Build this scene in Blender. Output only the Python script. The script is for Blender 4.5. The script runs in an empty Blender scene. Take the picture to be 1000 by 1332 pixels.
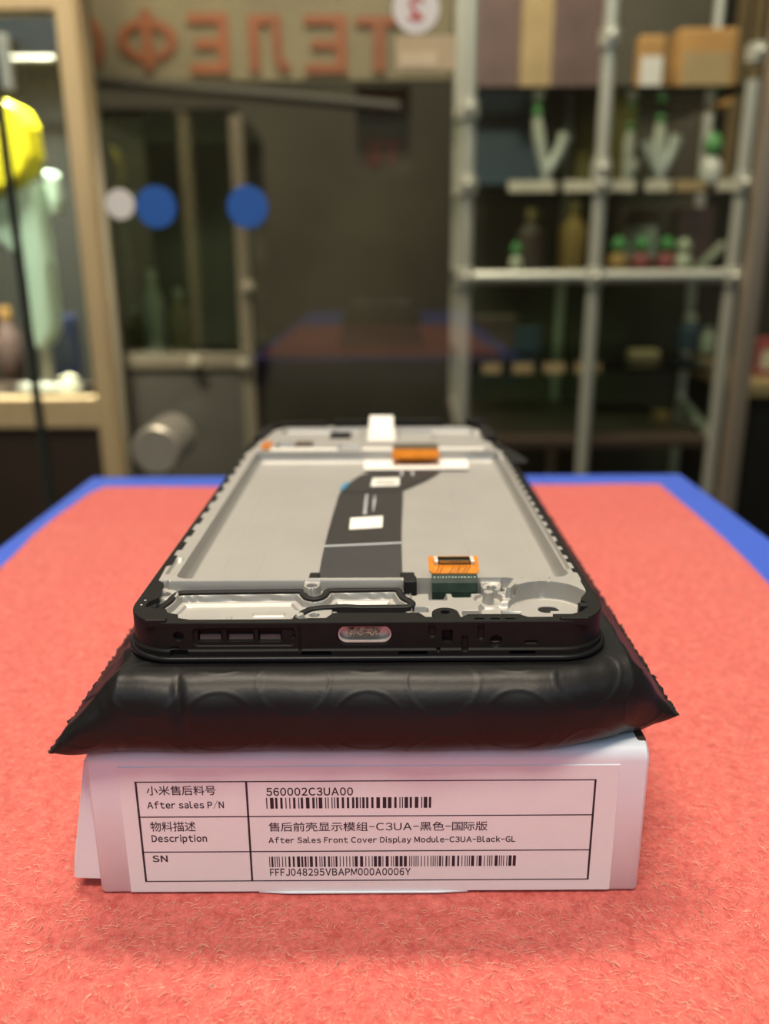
import bpy, bmesh, math, random
import numpy as np
from mathutils import Vector, Matrix, noise
from mathutils.geometry import delaunay_2d_cdt

# ---------------------------------------------------------------- camera, light, exposure
SC = bpy.context.scene
COL = SC.collection
TABLE_Z = 0.80                      # table top above the floor (m)
CAM_Z = TABLE_Z + 0.1048
FPX = 1080.0                        # focal length in pixels of the 1000x1332 frame
PITCH = math.atan(331 / FPX)
ROLL = 0.0055
cp, sp = math.cos(PITCH), math.sin(PITCH)

cam = bpy.data.cameras.new('camera')
cam.sensor_fit = 'VERTICAL'
cam.sensor_height = 36.0
cam.lens = FPX / 1332 * 36.0
cam.clip_start = 0.01
cam.clip_end = 50
cam.dof.use_dof = True
cam.dof.focus_distance = 0.139
cam.dof.aperture_fstop = 12.5
camo = bpy.data.objects.new('camera', cam)
COL.objects.link(camo)
camo.matrix_world = (Matrix.Translation((0, 0, CAM_Z)) @ Matrix.Rotation(math.pi / 2 - PITCH, 4, 'X')
                     @ Matrix.Rotation(-ROLL, 4, 'Z'))
SC.camera = camo

SC.view_settings.view_transform = 'Standard'
SC.view_settings.look = 'None'
SC.view_settings.exposure = 0.0
SC.view_settings.gamma = 1.0
SC.view_settings.use_curve_mapping = False
SC.cycles.use_denoising = True
SC.cycles.max_bounces = 8
SC.cycles.transparent_max_bounces = 16
SC.cycles.caustics_reflective = False
SC.cycles.caustics_refractive = False
SC.cycles.sample_clamp_indirect = 4.0

world = bpy.data.worlds.new('world')
SC.world = world
world.use_nodes = True
bgn = world.node_tree.nodes['Background']
bgn.inputs['Color'].default_value = (0.62, 0.80, 1.0, 1)
bgn.inputs['Strength'].default_value = 1.6


def area_light(name, loc, size, energy, color, rot=(0, 0, 0)):
    l = bpy.data.lights.new(name, 'AREA')
    l.shape = 'RECTANGLE'
    l.size, l.size_y = size
    l.energy = energy
    l.color = color
    o = bpy.data.objects.new(name, l)
    COL.objects.link(o)
    o.location = loc
    o.rotation_euler = rot
    return o


WARM = (1.0, 0.86, 0.68)
LAMPS = [((-0.15, 0.72, 2.585), (1.15, 0.45), 76), ((0.1, 1.45, 2.585), (1.15, 0.25), 9), ((-0.1, -0.55, 2.585), (1.15, 0.35), 33)]  # last lamp is added fill behind the camera, brightens faces turned to it
for k, (l_, s_, e_) in enumerate(LAMPS):
    area_light('ceiling_lamp_light', l_, s_, e_, WARM)

# ---------------------------------------------------------------- helpers


def unroll(px, py):
    dx, dy = px - 500, py - 666
    c, s = math.cos(ROLL), math.sin(ROLL)
    return 500 + c * dx - s * dy, 666 + s * dx + c * dy


def ground(px, py, H):
    """point H mm under the lens that shows at a pixel -> (X, Y) in mm"""
    px, py = unroll(px, py)
    v = py - 666
    d = FPX * sp + v * cp
    return (px - 500) * H / d, H * (FPX * cp - v * sp) / d


def upright(px, py, Y):
    """point at distance Y (m) that shows at a pixel -> (X, Z) in m"""
    px, py = unroll(px, py)
    v = py - 666
    fw = FPX * cp - v * sp
    return (px - 500) * Y / fw, CAM_Z - Y * (FPX * sp + v * cp) / fw


def link(o, parent=None):
    COL.objects.link(o)
    if parent is not None:
        o.parent = parent
    return o


def mesh_obj(name, verts, faces, mat=None, parent=None, smooth=None, scale=1.0):
    me = bpy.data.meshes.new(name)
    me.from_pydata([tuple(float(c) * scale for c in v) for v in verts], [], faces)
    me.validate()
    me.update()
    return mesh_link(name, me, mat, parent, smooth)


def mesh_link(name, me, mat=None, parent=None, smooth=None):
    if mat is not None:
        me.materials.append(mat)
    if smooth is not None:
        me.polygons.foreach_set('use_smooth', [True] * len(me.polygons))
        if smooth < 180:
            me.set_sharp_from_angle(angle=math.radians(smooth))
    o = bpy.data.objects.new(name, me)
    return link(o, parent)


def empty(name, loc=(0, 0, 0), rotz=0.0):
    o = bpy.data.objects.new(name, None)
    o.empty_display_size = 0.01
    COL.objects.link(o)
    o.location = loc
    o.rotation_euler = (0, 0, rotz)
    return o


def tag(o, label, cat, group=None):
    o['label'] = label
    o['category'] = cat
    if group:
        o['group'] = group
    return o


def structure(o):
    o['kind'] = 'structure'
    return o


class MB:
    """collects simple solids, built as one mesh"""

    def __init__(self):
        self.v, self.f = [], []

    def add(self, v, f):
        n = len(self.v)
        self.v += [tuple(p) for p in v]
        self.f += [tuple(i + n for i in q) for q in f]
        return self

    def box(self, x0, x1, y0, y1, z0, z1):
        v = [(x0, y0, z0), (x1, y0, z0), (x1, y1, z0), (x0, y1, z0), (x0, y0, z1), (x1, y0, z1), (x1, y1, z1), (x0, y1, z1)]
        f = [(0, 3, 2, 1), (4, 5, 6, 7), (0, 1, 5, 4), (1, 2, 6, 5), (2, 3, 7, 6), (3, 0, 4, 7)]
        return self.add(v, f)

    def prism(self, loops, z0, z1):
        """loops of 2D points: outer and holes; extruded z0..z1"""
        pts, edges = [], []
        for lp in loops:
            n = len(pts)
            pts += [Vector((float(a), float(b))) for a, b in lp]
            edges += [(n + i, n + (i + 1) % len(lp)) for i in range(len(lp))]
        ov, oe, of, _, _, _ = delaunay_2d_cdt(pts, edges, [], 0, 1e-7)
        P = [(p.x, p.y) for p in ov]

        def inside(c):
            n = 0
            for lp in loops:
                x, y = c
                k = False
                j = len(lp) - 1
                for i in range(len(lp)):
                    xi, yi = lp[i]
                    xj, yj = lp[j]
                    if (yi > y) != (yj > y) and x < (xj - xi) * (y - yi) / (yj - yi) + xi:
                        k = not k
                    j = i
                n += k
            return n % 2 == 1
        tris = []
        for t in of:
            c = (sum(P[i][0] for i in t) / len(t), sum(P[i][1] for i in t) / len(t))
            if inside(c):
                tris.append(tuple(t))
        n = len(P)
        v = [(x, y, z0) for x, y in P] + [(x, y, z1) for x, y in P]
        f = [tuple(reversed(t)) for t in tris] + [tuple(i + n for i in t) for t in tris]
        cnt = {}
        for t in tris:
            for i in range(len(t)):
                a, b = t[i], t[(i + 1) % len(t)]
                cnt[(a, b)] = 1
        for (a, b) in cnt:
            if (b, a) not in cnt:
                f.append((a, b, b + n, a + n))
        return self.add(v, f)

    def tube(self, path, r, n=12, cap=True, up=None):
        path = [Vector(p) for p in path]
        m = len(path)
        rr = r if hasattr(r, '__len__') else [r] * m
        v, f = [], []
        ref = Vector(up) if up else None
        for i, p in enumerate(path):
            t = (path[min(i + 1, m - 1)] - path[max(i - 1, 0)]).normalized()
            if ref is None:
                ref = Vector((0, 0, 1)) if abs(t.z) < 0.9 else Vector((1, 0, 0))
            a = (ref - t * ref.dot(t)).normalized()
            ref = a
            b = t.cross(a)
            for k in range(n):
                w = 2 * math.pi * k / n
                v.append(p + (a * math.cos(w) + b * math.sin(w)) * rr[i])
        for i in range(m - 1):
            for k in range(n):
                k2 = (k + 1) % n
                f.append((i * n + k, i * n + k2, (i + 1) * n + k2, (i + 1) * n + k))
        if cap:
            f.append(tuple(reversed(range(n))))
            f.append(tuple((m - 1) * n + k for k in range(n)))
        return self.add(v, f)

    def lathe(self, prof, n=32, center=(0, 0, 0), axis='Z'):
        """profile of (radius, height), closed at both ends"""
        v, f = [], []
        for (r, h) in prof:
            for k in range(n):
                w = 2 * math.pi * k / n
                x, y = r * math.cos(w), r * math.sin(w)
                if axis == 'Z':
                    p = (x, y, h)
                elif axis == 'Y':
                    p = (x, h, -y)
                else:
                    p = (h, x, y)
                v.append((p[0] + center[0], p[1] + center[1], p[2] + center[2]))
        m = len(prof)
        for i in range(m - 1):
            for k in range(n):
                k2 = (k + 1) % n
                f.append((i * n + k, i * n + k2, (i + 1) * n + k2, (i + 1) * n + k))
        f.append(tuple(reversed(range(n))))
        f.append(tuple((m - 1) * n + k for k in range(n)))
        return self.add(v, f)

    def build(self, name, mat, parent=None, smooth=None, bevel=0, scale=1.0, seg=2):
        o = mesh_obj(name, self.v, self.f, mat, parent, smooth, scale)
        if bevel:
            md = o.modifiers.new('bevel', 'BEVEL')
            md.width = bevel * scale
            md.segments = seg
            md.limit_method = 'ANGLE'
            md.angle_limit = math.radians(40)
        return o


def grid_obj(name, P, mat, parent=None, closed_u=False, closed_v=False, smooth=40, flip=False):
    """P: (nu, nv, 3) array in metres"""
    nu, nv = P.shape[:2]
    idx = np.arange(nu * nv).reshape(nu, nv)
    if closed_u:
        idx = np.concatenate([idx, idx[:1]], 0)
    if closed_v:
        idx = np.concatenate([idx, idx[:, :1]], 1)
    q = np.stack([idx[:-1, :-1], idx[1:, :-1], idx[1:, 1:], idx[:-1, 1:]], -1).reshape(-1, 4)
    if flip:
        q = q[:, ::-1]
    me = bpy.data.meshes.new(name)
    me.vertices.add(nu * nv)
    me.vertices.foreach_set('co', P.reshape(-1).astype(np.float32))
    me.loops.add(q.size)
    me.loops.foreach_set('vertex_index', q.reshape(-1).astype(np.int32))
    me.polygons.add(len(q))
    me.polygons.foreach_set('loop_start', np.arange(0, q.size, 4, dtype=np.int32))
    me.update(calc_edges=True)
    me.validate()
    return mesh_link(name, me, mat, parent, smooth)


def rrect(x0, x1, y0, y1, r, n=8):
    out = []
    for cx, cy, a0 in ((x1 - r, y1 - r, 0), (x0 + r, y1 - r, 90), (x0 + r, y0 + r, 180), (x1 - r, y0 + r, 270)):
        for k in range(n + 1):
            a = math.radians(a0 + 90 * k / n)
            out.append((cx + r * math.cos(a), cy + r * math.sin(a)))
    return out


def circ(cx, cy, r, n=28):
    return [(cx + r * math.cos(2 * math.pi * k / n), cy + r * math.sin(2 * math.pi * k / n)) for k in range(n)]


# ---------------------------------------------------------------- materials
def mat(name, color, rough=0.5, metal=0.0, spec=0.5, noise_amt=0.0, noise_scale=100.0, bump=0.0, bump_scale=300.0,
        coat=0.0, sheen=0.0, color2=None, stretch=None):
    m = bpy.data.materials.new(name)
    m.use_nodes = True
    nt = m.node_tree
    b = nt.nodes['Principled BSDF']
    b.inputs['Base Color'].default_value = (*color, 1)
    b.inputs['Roughness'].default_value = rough
    b.inputs['Metallic'].default_value = metal
    b.inputs['Specular IOR Level'].default_value = spec
    b.inputs['Coat Weight'].default_value = coat
    b.inputs['Sheen Weight'].default_value = sheen
    tc = nt.nodes.new('ShaderNodeTexCoord')
    src = tc.outputs['Object']
    if stretch:
        mp = nt.nodes.new('ShaderNodeMapping')
        mp.inputs['Scale'].default_value = stretch
        nt.links.new(src, mp.inputs['Vector'])
        src = mp.outputs['Vector']
    nz = nt.nodes.new('ShaderNodeTexNoise')
    nz.inputs['Scale'].default_value = noise_scale
    nz.inputs['Detail'].default_value = 4
    nt.links.new(src, nz.inputs['Vector'])
    rp = nt.nodes.new('ShaderNodeValToRGB')
    c2 = color2 if color2 else tuple(max(0, c * (1 - noise_amt)) for c in color)
    c1 = color if color2 else tuple(min(1, c * (1 + noise_amt)) for c in color)
    rp.color_ramp.elements[0].position = 0.35
    rp.color_ramp.elements[1].position = 0.65
    rp.color_ramp.elements[0].color = (*c2, 1)
    rp.color_ramp.elements[1].color = (*c1, 1)
    nt.links.new(nz.outputs['Fac'], rp.inputs['Fac'])
    nt.links.new(rp.outputs['Color'], b.inputs['Base Color'])
    if bump:
        n2 = nt.nodes.new('ShaderNodeTexNoise')
        n2.inputs['Scale'].default_value = bump_scale
        n2.inputs['Detail'].default_value = 6
        nt.links.new(src, n2.inputs['Vector'])
        bp = nt.nodes.new('ShaderNodeBump')
        bp.inputs['Strength'].default_value = bump
        bp.inputs['Distance'].default_value = 0.001
        nt.links.new(n2.outputs['Fac'], bp.inputs['Height'])
        nt.links.new(bp.outputs['Normal'], b.inputs['Normal'])
    return m


def glass_mat(name, tint=(0.93, 0.96, 0.94), refl=1.5):
    m = bpy.data.materials.new(name)
    m.use_nodes = True
    nt = m.node_tree
    nt.nodes.clear()
    out = nt.nodes.new('ShaderNodeOutputMaterial')
    mix = nt.nodes.new('ShaderNodeMixShader')
    tr = nt.nodes.new('ShaderNodeBsdfTransparent')
    tr.inputs['Color'].default_value = (*tint, 1)
    gl = nt.nodes.new('ShaderNodeBsdfGlossy')
    gl.inputs['Roughness'].default_value = 0.02
    fr = nt.nodes.new('ShaderNodeFresnel')
    fr.inputs['IOR'].default_value = refl
    nt.links.new(fr.outputs[0], mix.inputs[0])
    nt.links.new(tr.outputs[0], mix.inputs[1])
    nt.links.new(gl.outputs[0], mix.inputs[2])
    nt.links.new(mix.outputs[0], out.inputs['Surface'])
    return m


M = {}
M['metal'] = mat('cast_magnesium', (0.435, 0.425, 0.395), 0.50, 0.52, noise_amt=0.03, noise_scale=90, bump=0.05, bump_scale=2500)
M['plastic'] = mat('matte_black_plastic', (0.0115, 0.0115, 0.0105), 0.5, spec=0.16, noise_amt=0.1, noise_scale=500, bump=0.04, bump_scale=6000)
M['rubber'] = mat('black_rubber', (0.012, 0.012, 0.012), 0.6, spec=.2, noise_amt=0.1, noise_scale=500)
M['meshgrey'] = mat('grey_speaker_mesh', (0.11, 0.105, 0.09), 0.6, noise_amt=0.15, noise_scale=3000)
M['lens'] = mat('black_glass_edge', (0.010, 0.010, 0.011), 0.36, spec=.35, noise_amt=0.05)
M['bag'] = mat('black_polythene', (0.010, 0.010, 0.010), 0.40, spec=0.26, noise_amt=0.12, noise_scale=60, bump=0.06, bump_scale=900)
M['card'] = mat('white_coated_card', (0.78, 0.84, 0.91), 0.35, noise_amt=0.015, noise_scale=120, bump=0.02, bump_scale=800)
M['paper'] = mat('white_label_paper', (0.80, 0.84, 0.88), 0.45, noise_amt=0.01, noise_scale=300)
M['ink'] = mat('black_print', (0.020, 0.015, 0.030), 0.6, noise_amt=0.2, noise_scale=900)
M['flex'] = mat('black_flex_film', (0.030, 0.028, 0.027), 0.42, noise_amt=0.08, noise_scale=300)
M['flexgrey'] = mat('dark_grey_flex_film', (0.045, 0.045, 0.046), 0.40, noise_amt=0.06, noise_scale=300)
M['greymark'] = mat('pale_grey_print', (0.50, 0.52, 0.55), 0.5, noise_amt=0.03)
M['polyimide'] = mat('orange_polyimide', (0.62, 0.20, 0.010), 0.25, noise_amt=0.18, noise_scale=350, coat=0.3)
M['greenflex'] = mat('dark_green_solder_mask', (0.008, 0.024, 0.014), 0.5, spec=.3, noise_amt=0.3, noise_scale=500)
M['pcbwhite'] = mat('white_silkscreen', (0.55, 0.75, 0.68), 0.5)
M['gold'] = mat('gold_contacts', (0.85, 0.68, 0.35), 0.25, 1.0)
M['steel'] = mat('bright_nickel', (0.72, 0.68, 0.60), 0.42, 0.35, noise_amt=0.04, noise_scale=900)
M['foam'] = mat('speckled_conductive_foam', (0.62, 0.54, 0.38), 0.5, 0.1, color2=(0.010, 0.010, 0.008), noise_scale=3000, bump=0.5, bump_scale=4000)
M['tape'] = mat('white_tape', (0.85, 0.83, 0.76), 0.5, noise_amt=0.02)
M['bluefilm'] = mat('blue_film', (0.02, 0.25, 0.45), 0.35)
M['blue'] = mat('blue_laminate', (0.055, 0.125, 0.60), 0.38, noise_amt=0.03, noise_scale=40)
M['stickblue'] = mat('blue_vinyl', (0.020, 0.115, 0.42), 0.5, noise_amt=0.02)
M['stickwhite'] = mat('white_vinyl', (0.80, 0.76, 0.68), 0.5, noise_amt=0.02)
M['stickbeige'] = mat('beige_paper', (0.56, 0.43, 0.24), 0.6, noise_amt=0.04)
M['stickpale'] = mat('pale_beige_paper', (0.68, 0.55, 0.33), 0.6, noise_amt=0.04)
M['red'] = mat('red_print', (0.55, 0.05, 0.035), 0.5, noise_amt=0.05)
M['signred'] = mat('orange_red_letters', (0.20, 0.055, 0.014), 0.55, noise_amt=0.15, noise_scale=8)
M['signdark'] = mat('dark_red_letters', (0.16, 0.03, 0.02), 0.55, noise_amt=0.1)
M['film'] = mat('olive_sign_board', (0.165, 0.135, 0.075), 0.7, noise_amt=0.15, noise_scale=6)
M['jointgrey'] = mat('grey_joint', (0.20, 0.17, 0.12), 0.4, noise_amt=0.05)
M['darksign'] = mat('dim_sign_board', (0.060, 0.050, 0.032), 0.7, noise_amt=0.1)
M['beigewood'] = mat('beige_wood', (0.82, 0.58, 0.33), 0.5, noise_amt=0.06, noise_scale=10, stretch=(8, 8, 0.6))
M['brown'] = mat('dark_brown_panel', (0.055, 0.034, 0.024), 0.5, noise_amt=0.1, noise_scale=8)
M['greybrown'] = mat('grey_brown_panel', (0.030, 0.025, 0.017), 0.6, noise_amt=0.08, noise_scale=7)
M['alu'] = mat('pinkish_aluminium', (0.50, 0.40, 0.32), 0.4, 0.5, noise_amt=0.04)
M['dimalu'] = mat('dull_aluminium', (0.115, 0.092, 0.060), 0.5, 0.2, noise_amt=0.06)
M['chrome'] = mat('chrome_tube', (0.62, 0.60, 0.51), 0.30, 0.35, noise_amt=0.02)
M['dimchrome'] = mat('brushed_nickel', (0.46, 0.42, 0.33), 0.35, 0.5, noise_amt=0.05)
M['darkback'] = mat('dark_back_panel', (0.016, 0.015, 0.011), 0.7, noise_amt=0.1)
M['olive'] = mat('olive_wall_paint', (0.072, 0.062, 0.040), 0.8, noise_amt=0.25, noise_scale=2.5)
M['floor'] = mat('brown_floor', (0.075, 0.055, 0.04), 0.5, noise_amt=0.2, noise_scale=6)
M['ceiling'] = mat('white_ceiling', (0.6, 0.57, 0.5), 0.8, noise_amt=0.03, noise_scale=5)
M['wall'] = mat('grey_green_wall_paint', (0.10, 0.09, 0.065), 0.8, noise_amt=0.15, noise_scale=3)
M['seal'] = mat('dark_glass_edge', (0.025, 0.03, 0.025), 0.3)
M['glass'] = glass_mat('clear_door_glass')
M['shelfglass'] = glass_mat('green_shelf_glass', (0.80, 0.88, 0.82), 1.45)

# ---------------------------------------------------------------- setting: room shell
RX0, RX1, RY0, RY1, RZ = -2.2, 2.2, -1.2, 2.9, 2.7
structure(MB().box(RX0 - .1, RX1 + .1, RY0, RY1 + .1, -0.1, 0).build('floor', M['floor']))
structure(MB().box(RX0 - .1, RX1 + .1, RY0, RY1 + .1, RZ, RZ + .1).build('ceiling', M['ceiling']))
structure(MB().box(RX0 - .1, RX0, RY0, RY1, 0, RZ).build('wall_left', M['wall']))
structure(MB().box(RX1, RX1 + .1, RY0, RY1, 0, RZ).build('wall_right', M['wall']))
structure(MB().box(RX0 - .1, RX1 + .1, RY1, RY1 + .1, 0, RZ).build('wall_back', M['olive']))
# unseen shop front added behind: solid below darkens glass reflections, open daylight window above
structure(MB().box(RX0 - .1, RX1 + .1, RY0 - .1, RY0, 0, 1.70).build('wall_front_unseen', M['olive']))

for k, (l_, s_, e_) in enumerate(LAMPS):
    t = empty('ceiling_light', (l_[0], l_[1], RZ))
    tag(t, ['wide flat ceiling light above the red cloth and phone', 'narrow flat ceiling light beyond the glass door', 'added flat ceiling light behind the viewer, unseen fill'][k], 'lamp')
    a, b = s_[0] / 2 + .03, s_[1] / 2 + .03
    MB().box(-a, a, -b, b, -0.11, 0).build('housing', M['stickwhite'], t, bevel=.004)


# ---------------------------------------------------------------- table and cloth
CLOTH_T = 0.0012
H_CLOTH = 104.8                      # cloth surface, mm under the lens


def zh(H):
    return CAM_Z - H / 1000.0


table = empty('table', (0.012, 0.0, 0.0))
tag(table, 'blue topped table with its blue rim showing around the red cloth', 'table')
TB0, TB1 = -0.42, 0.4055
bl = ground(122, 618, H_CLOTH + 1.2)
br = ground(888, 618, H_CLOTH + 1.2)
TX0, TX1 = bl[0] / 1000 - .012, br[0] / 1000 - .012
yb = (bl[1] + br[1]) / 2000
MB().box(TX0, TX1, TB0, yb, TABLE_Z - CLOTH_T - 0.030, TABLE_Z - CLOTH_T).build('table_top', M['blue'], table, bevel=.0015)
MB().box(TX0 + .03, TX1 - .03, TB0 + .03, yb - .03, TABLE_Z - .10, TABLE_Z - CLOTH_T - .030).build('apron', M['blue'], table, bevel=.001)
for lx in (TX0 + .035, TX1 - .075):
    for ly in (TB0 + .035, yb - .075):
        MB().box(lx, lx + .04, ly, ly + .04, 0, TABLE_Z - .10).build('leg', M['blue'], table, bevel=.002)

# cloth outline on the table (mm)
left = [ground(x, y, H_CLOTH) for x, y in ((138, 632), (118, 640), (96, 655), (72, 671), (44, 693), (16, 722), (0, 737))]
right = [ground(x, y, H_CLOTH) for x, y in ((858, 629), (876, 644), (898, 662), (921, 682), (948, 706), (975, 732), (1000, 758))]
cy_back = (left[0][1] + right[0][1]) / 2


def edge_x(pts, y):
    ys = [p[1] for p in pts][::-1]
    xs = [p[0] for p in pts][::-1]
    return np.interp(y, ys, xs)


def cloth_height(x, y):
    return 0.35 * noise.noise(Vector((x * .018, y * .018, 0))) + 0.10 * noise.noise(Vector((x * .11, y * .11, 5)))


NU, NV = 150, 260
P = np.zeros((NU, NV, 3))
for j in range(NV):
    y = -60 + (cy_back + 60) * j / (NV - 1)
    xl, xr = edge_x(left, y), edge_x(right, y)
    for i in range(NU):
        x = xl + (xr - xl) * i / (NU - 1)
        yy = y + (0.8 * noise.noise(Vector((x * .03, 0, 3))) if j == NV - 1 else 0)
        P[i, j] = (x / 1000, yy / 1000, zh(H_CLOTH) + (cloth_height(x, y) - .35) / 1000)
# hem down to the table
P2 = np.concatenate([P[:1], P, P[-1:]], 0)
P2[0, :, 2] = P2[-1, :, 2] = TABLE_Z - CLOTH_T
P2 = np.concatenate([P2, P2[:, -1:]], 1)
P2[:, -1, 2] = TABLE_Z - CLOTH_T


def cloth_material():
    m = bpy.data.materials.new('red_fleece')
    m.use_nodes = True
    nt = m.node_tree
    b = nt.nodes['Principled BSDF']
    b.inputs['Roughness'].default_value = 0.6
    b.inputs['Sheen Weight'].default_value = 0.45
    b.inputs['Sheen Roughness'].default_value = 0.5
    b.inputs['Sheen Tint'].default_value = (1, .65, .55, 1)
    tc = nt.nodes.new('ShaderNodeTexCoord')
    n1 = nt.nodes.new('ShaderNodeTexNoise')
    n1.inputs['Scale'].default_value = 420
    n1.inputs['Detail'].default_value = 8
    n1.inputs['Roughness'].default_value = 0.7
    n2 = nt.nodes.new('ShaderNodeTexNoise')
    n2.inputs['Scale'].default_value = 1500
    n2.inputs['Detail'].default_value = 6
    n2.inputs['Roughness'].default_value = 0.75
    for n in (n1, n2):
        nt.links.new(tc.outputs['Object'], n.inputs['Vector'])
    mx = nt.nodes.new('ShaderNodeMath')
    mx.operation = 'ADD'
    nt.links.new(n1.outputs['Fac'], mx.inputs[0])
    nt.links.new(n2.outputs['Fac'], mx.inputs[1])
    rp = nt.nodes.new('ShaderNodeValToRGB')
    e = rp.color_ramp.elements
    e[0].position, e[0].color = 0.40, (0.50, 0.052, 0.046, 1)
    e[1].position, e[1].color = 0.62, (0.82, 0.185, 0.150, 1)
    h = nt.nodes.new('ShaderNodeMath')
    h.operation = 'MULTIPLY'
    h.inputs[1].default_value = 0.5
    nt.links.new(mx.outputs[0], h.inputs[0])
    nt.links.new(h.outputs[0], rp.inputs['Fac'])
    nt.links.new(rp.outputs['Color'], b.inputs['Base Color'])
    bp = nt.nodes.new('ShaderNodeBump')
    bp.inputs['Strength'].default_value = 0.7
    bp.inputs['Distance'].default_value = 0.0008
    nt.links.new(h.outputs[0], bp.inputs['Height'])
    nt.links.new(bp.outputs['Normal'], b.inputs['Normal'])
    return m


M['cloth'] = cloth_material()
M['fibre'] = mat('glint_pale_red_fibre', (0.95, 0.50, 0.38), 0.16, spec=0.9, noise_amt=0.15, noise_scale=400)  # colour lightened to stand in for glints on the fibres
cloth = grid_obj('red_cloth', P2, M['cloth'], smooth=60)
tag(cloth, 'fuzzy salmon red cloth spread over the blue table', 'cloth')


def fibre_pile():
    rng = np.random.default_rng(4)
    N = 60000
    # denser near the viewer's end, where single fibres show
    y = 70 + 260 * rng.random(N) ** 1.9
    xl = np.array([edge_x(left, a) for a in y])
    xr = np.array([edge_x(right, a) for a in y])
    x = xl + 1 + (xr - xl - 2) * rng.random(N)
    keep = ~((x > -52) & (x < 46) & (y > 116))
    keep |= rng.random(N) < .0
    x, y = x[keep], y[keep]
    n = len(x)
    L = rng.uniform(.6, 1.9, n)
    az = rng.normal(0, .75, n) + 1.9 + 1.2 * np.sin(x * .06) + np.pi * (rng.random(n) < .5)
    rise = rng.uniform(.05, .35, n)
    curl = rng.uniform(-1.6, 1.6, n)
    r = rng.uniform(.025, .060, n)
    K = 5
    V = np.zeros((n, K, 3, 3))
    px, py = x.copy(), y.copy()
    z0 = np.array([cloth_height(a, b) - .36 for a, b in zip(x, y)])
    for k in range(K):
        t = k / (K - 1)
        a = az + curl * t
        if k:
            px = px + np.cos(a) * L / (K - 1)
            py = py + np.sin(a) * L / (K - 1)
        pz = z0 + rise * np.sin(np.pi * (.15 + .75 * t)) * L
        nx, ny = -np.sin(a), np.cos(a)
        rr = r * (1 - .6 * t)
        V[:, k, 0] = np.stack([px + nx * rr, py + ny * rr, pz], -1)
        V[:, k, 1] = np.stack([px - nx * rr, py - ny * rr, pz], -1)
        V[:, k, 2] = np.stack([px, py, pz + 1.6 * rr], -1)
    V = V.reshape(n, K * 3, 3) / 1000
    V[..., 2] += zh(H_CLOTH)
    f1 = []
    for k in range(K - 1):
        for c in range(3):
            c2 = (c + 1) % 3
            f1.append((k * 3 + c, k * 3 + c2, k * 3 + 3 + c2, k * 3 + 3 + c))
    f1 = np.array(f1)
    F = (f1[None] + (np.arange(n) * K * 3)[:, None, None]).reshape(-1, 4)
    me = bpy.data.meshes.new('fibre_pile')
    me.vertices.add(n * K * 3)
    me.vertices.foreach_set('co', V.reshape(-1).astype(np.float32))
    me.loops.add(F.size)
    me.loops.foreach_set('vertex_index', F.reshape(-1).astype(np.int32))
    me.polygons.add(len(F))
    me.polygons.foreach_set('loop_start', np.arange(0, F.size, 4, dtype=np.int32))
    me.update(calc_edges=True)
    o = mesh_link('fibre_pile', me, M['fibre'], cloth)
    o['kind'] = 'stuff'


fibre_pile()

# ---------------------------------------------------------------- white box
H_BOX = 76.6
BX0, BX1, BY0, BY1 = -49.3, 43.3, 118.0, 296.0
box = empty('cardboard_box', (0, 0, zh(H_CLOTH)))
tag(box, 'flat white cardboard box with a printed sticker under the black bag', 'box')
BH = H_CLOTH - H_BOX                 # 28.2
mb = MB()
# carton with rounded front top edge: side profile swept across x
prof = [(BY0 + .35, 0.0)] + [(BY0, 0.5)]
R = 2.6
for k in range(9):
    a = math.pi / 2 * k / 8
    prof.append((BY0 + R - R * math.cos(a), BH - R + R * math.sin(a)))
prof += [(BY1 - 1, BH), (BY1, BH - 1), (BY1, 0.0)]
n = len(prof)
xs = [BX0, BX0 + .5] + [BX0 + .5 + (BX1 - BX0 - 1.0) * k / 40 for k in range(1, 40)] + [BX1 - .5, BX1]
V = []
for i, x in enumerate(xs):
    e = 0.5 if i in (0, len(xs) - 1) else 0
    for (y, z) in prof:
        w = 0.10 * noise.noise(Vector((x * .06, z * .15, 2)))
        V.append((x, y + e + (w if y < BY0 + R else 0), z - (e if z > 1 else 0)))
Fq = []
for i in range(len(xs) - 1):
    for k in range(n):
        k2 = (k + 1) % n
        Fq.append((i * n + k, i * n + k2, (i + 1) * n + k2, (i + 1) * n + k))
Fq.append(tuple(range(n)))
Fq.append(tuple(reversed([(len(xs) - 1) * n + k for k in range(n)])))
o = mesh_obj('carton', V, [tuple(reversed(f)) for f in Fq], M['card'], box, 40, .001)
# splayed lid wall on the left side
mb = MB()
zt, zb = BH - 2.5, 1.6
y0, y1 = BY0 + 1.2, BY1 - 4
v = []
for y in (y0, y1):
    v += [(BX0 + .6, y, zb), (BX0 - 5.0, y, zb + .3), (BX0 - 4.6, y, zb + 4), (BX0 - .7, y, zt), (BX0 + .6, y, zt + .8)]
f = [(0, 1, 2, 3, 4), (9, 8, 7, 6, 5)] + [(k, k + 5, (k + 1) % 5 + 5, (k + 1) % 5) for k in range(5)]
mesh_obj('side_flap', v, [tuple(reversed(q)) for q in f], M['card'], box, None, .001).modifiers.new('b', 'BEVEL').width = .0004
# tuck tab peeping out under the front edge
MB().prism([[(-21, BY0 + 6), (-22, BY0 - .1), (-17, BY0 - .45), (9, BY0 - .45), (14, BY0 - .1), (13, BY0 + 6)]], 0.04, 0.28).build('tuck_tab', M['card'], box, scale=.001)
# dark slit of the folded corner, top right
MB().prism([rrect(BX1 - 1.6, BX1 - .15, BY0 + 2.2, BY0 + 6, .5, 3)], BH - .8, BH + .05).build('corner_slit', M['brown'], box, scale=.001)

# --- sticker: corners on the front face read from the photograph's proportions
SX0, SX1 = -43.2, 38.4


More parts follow.
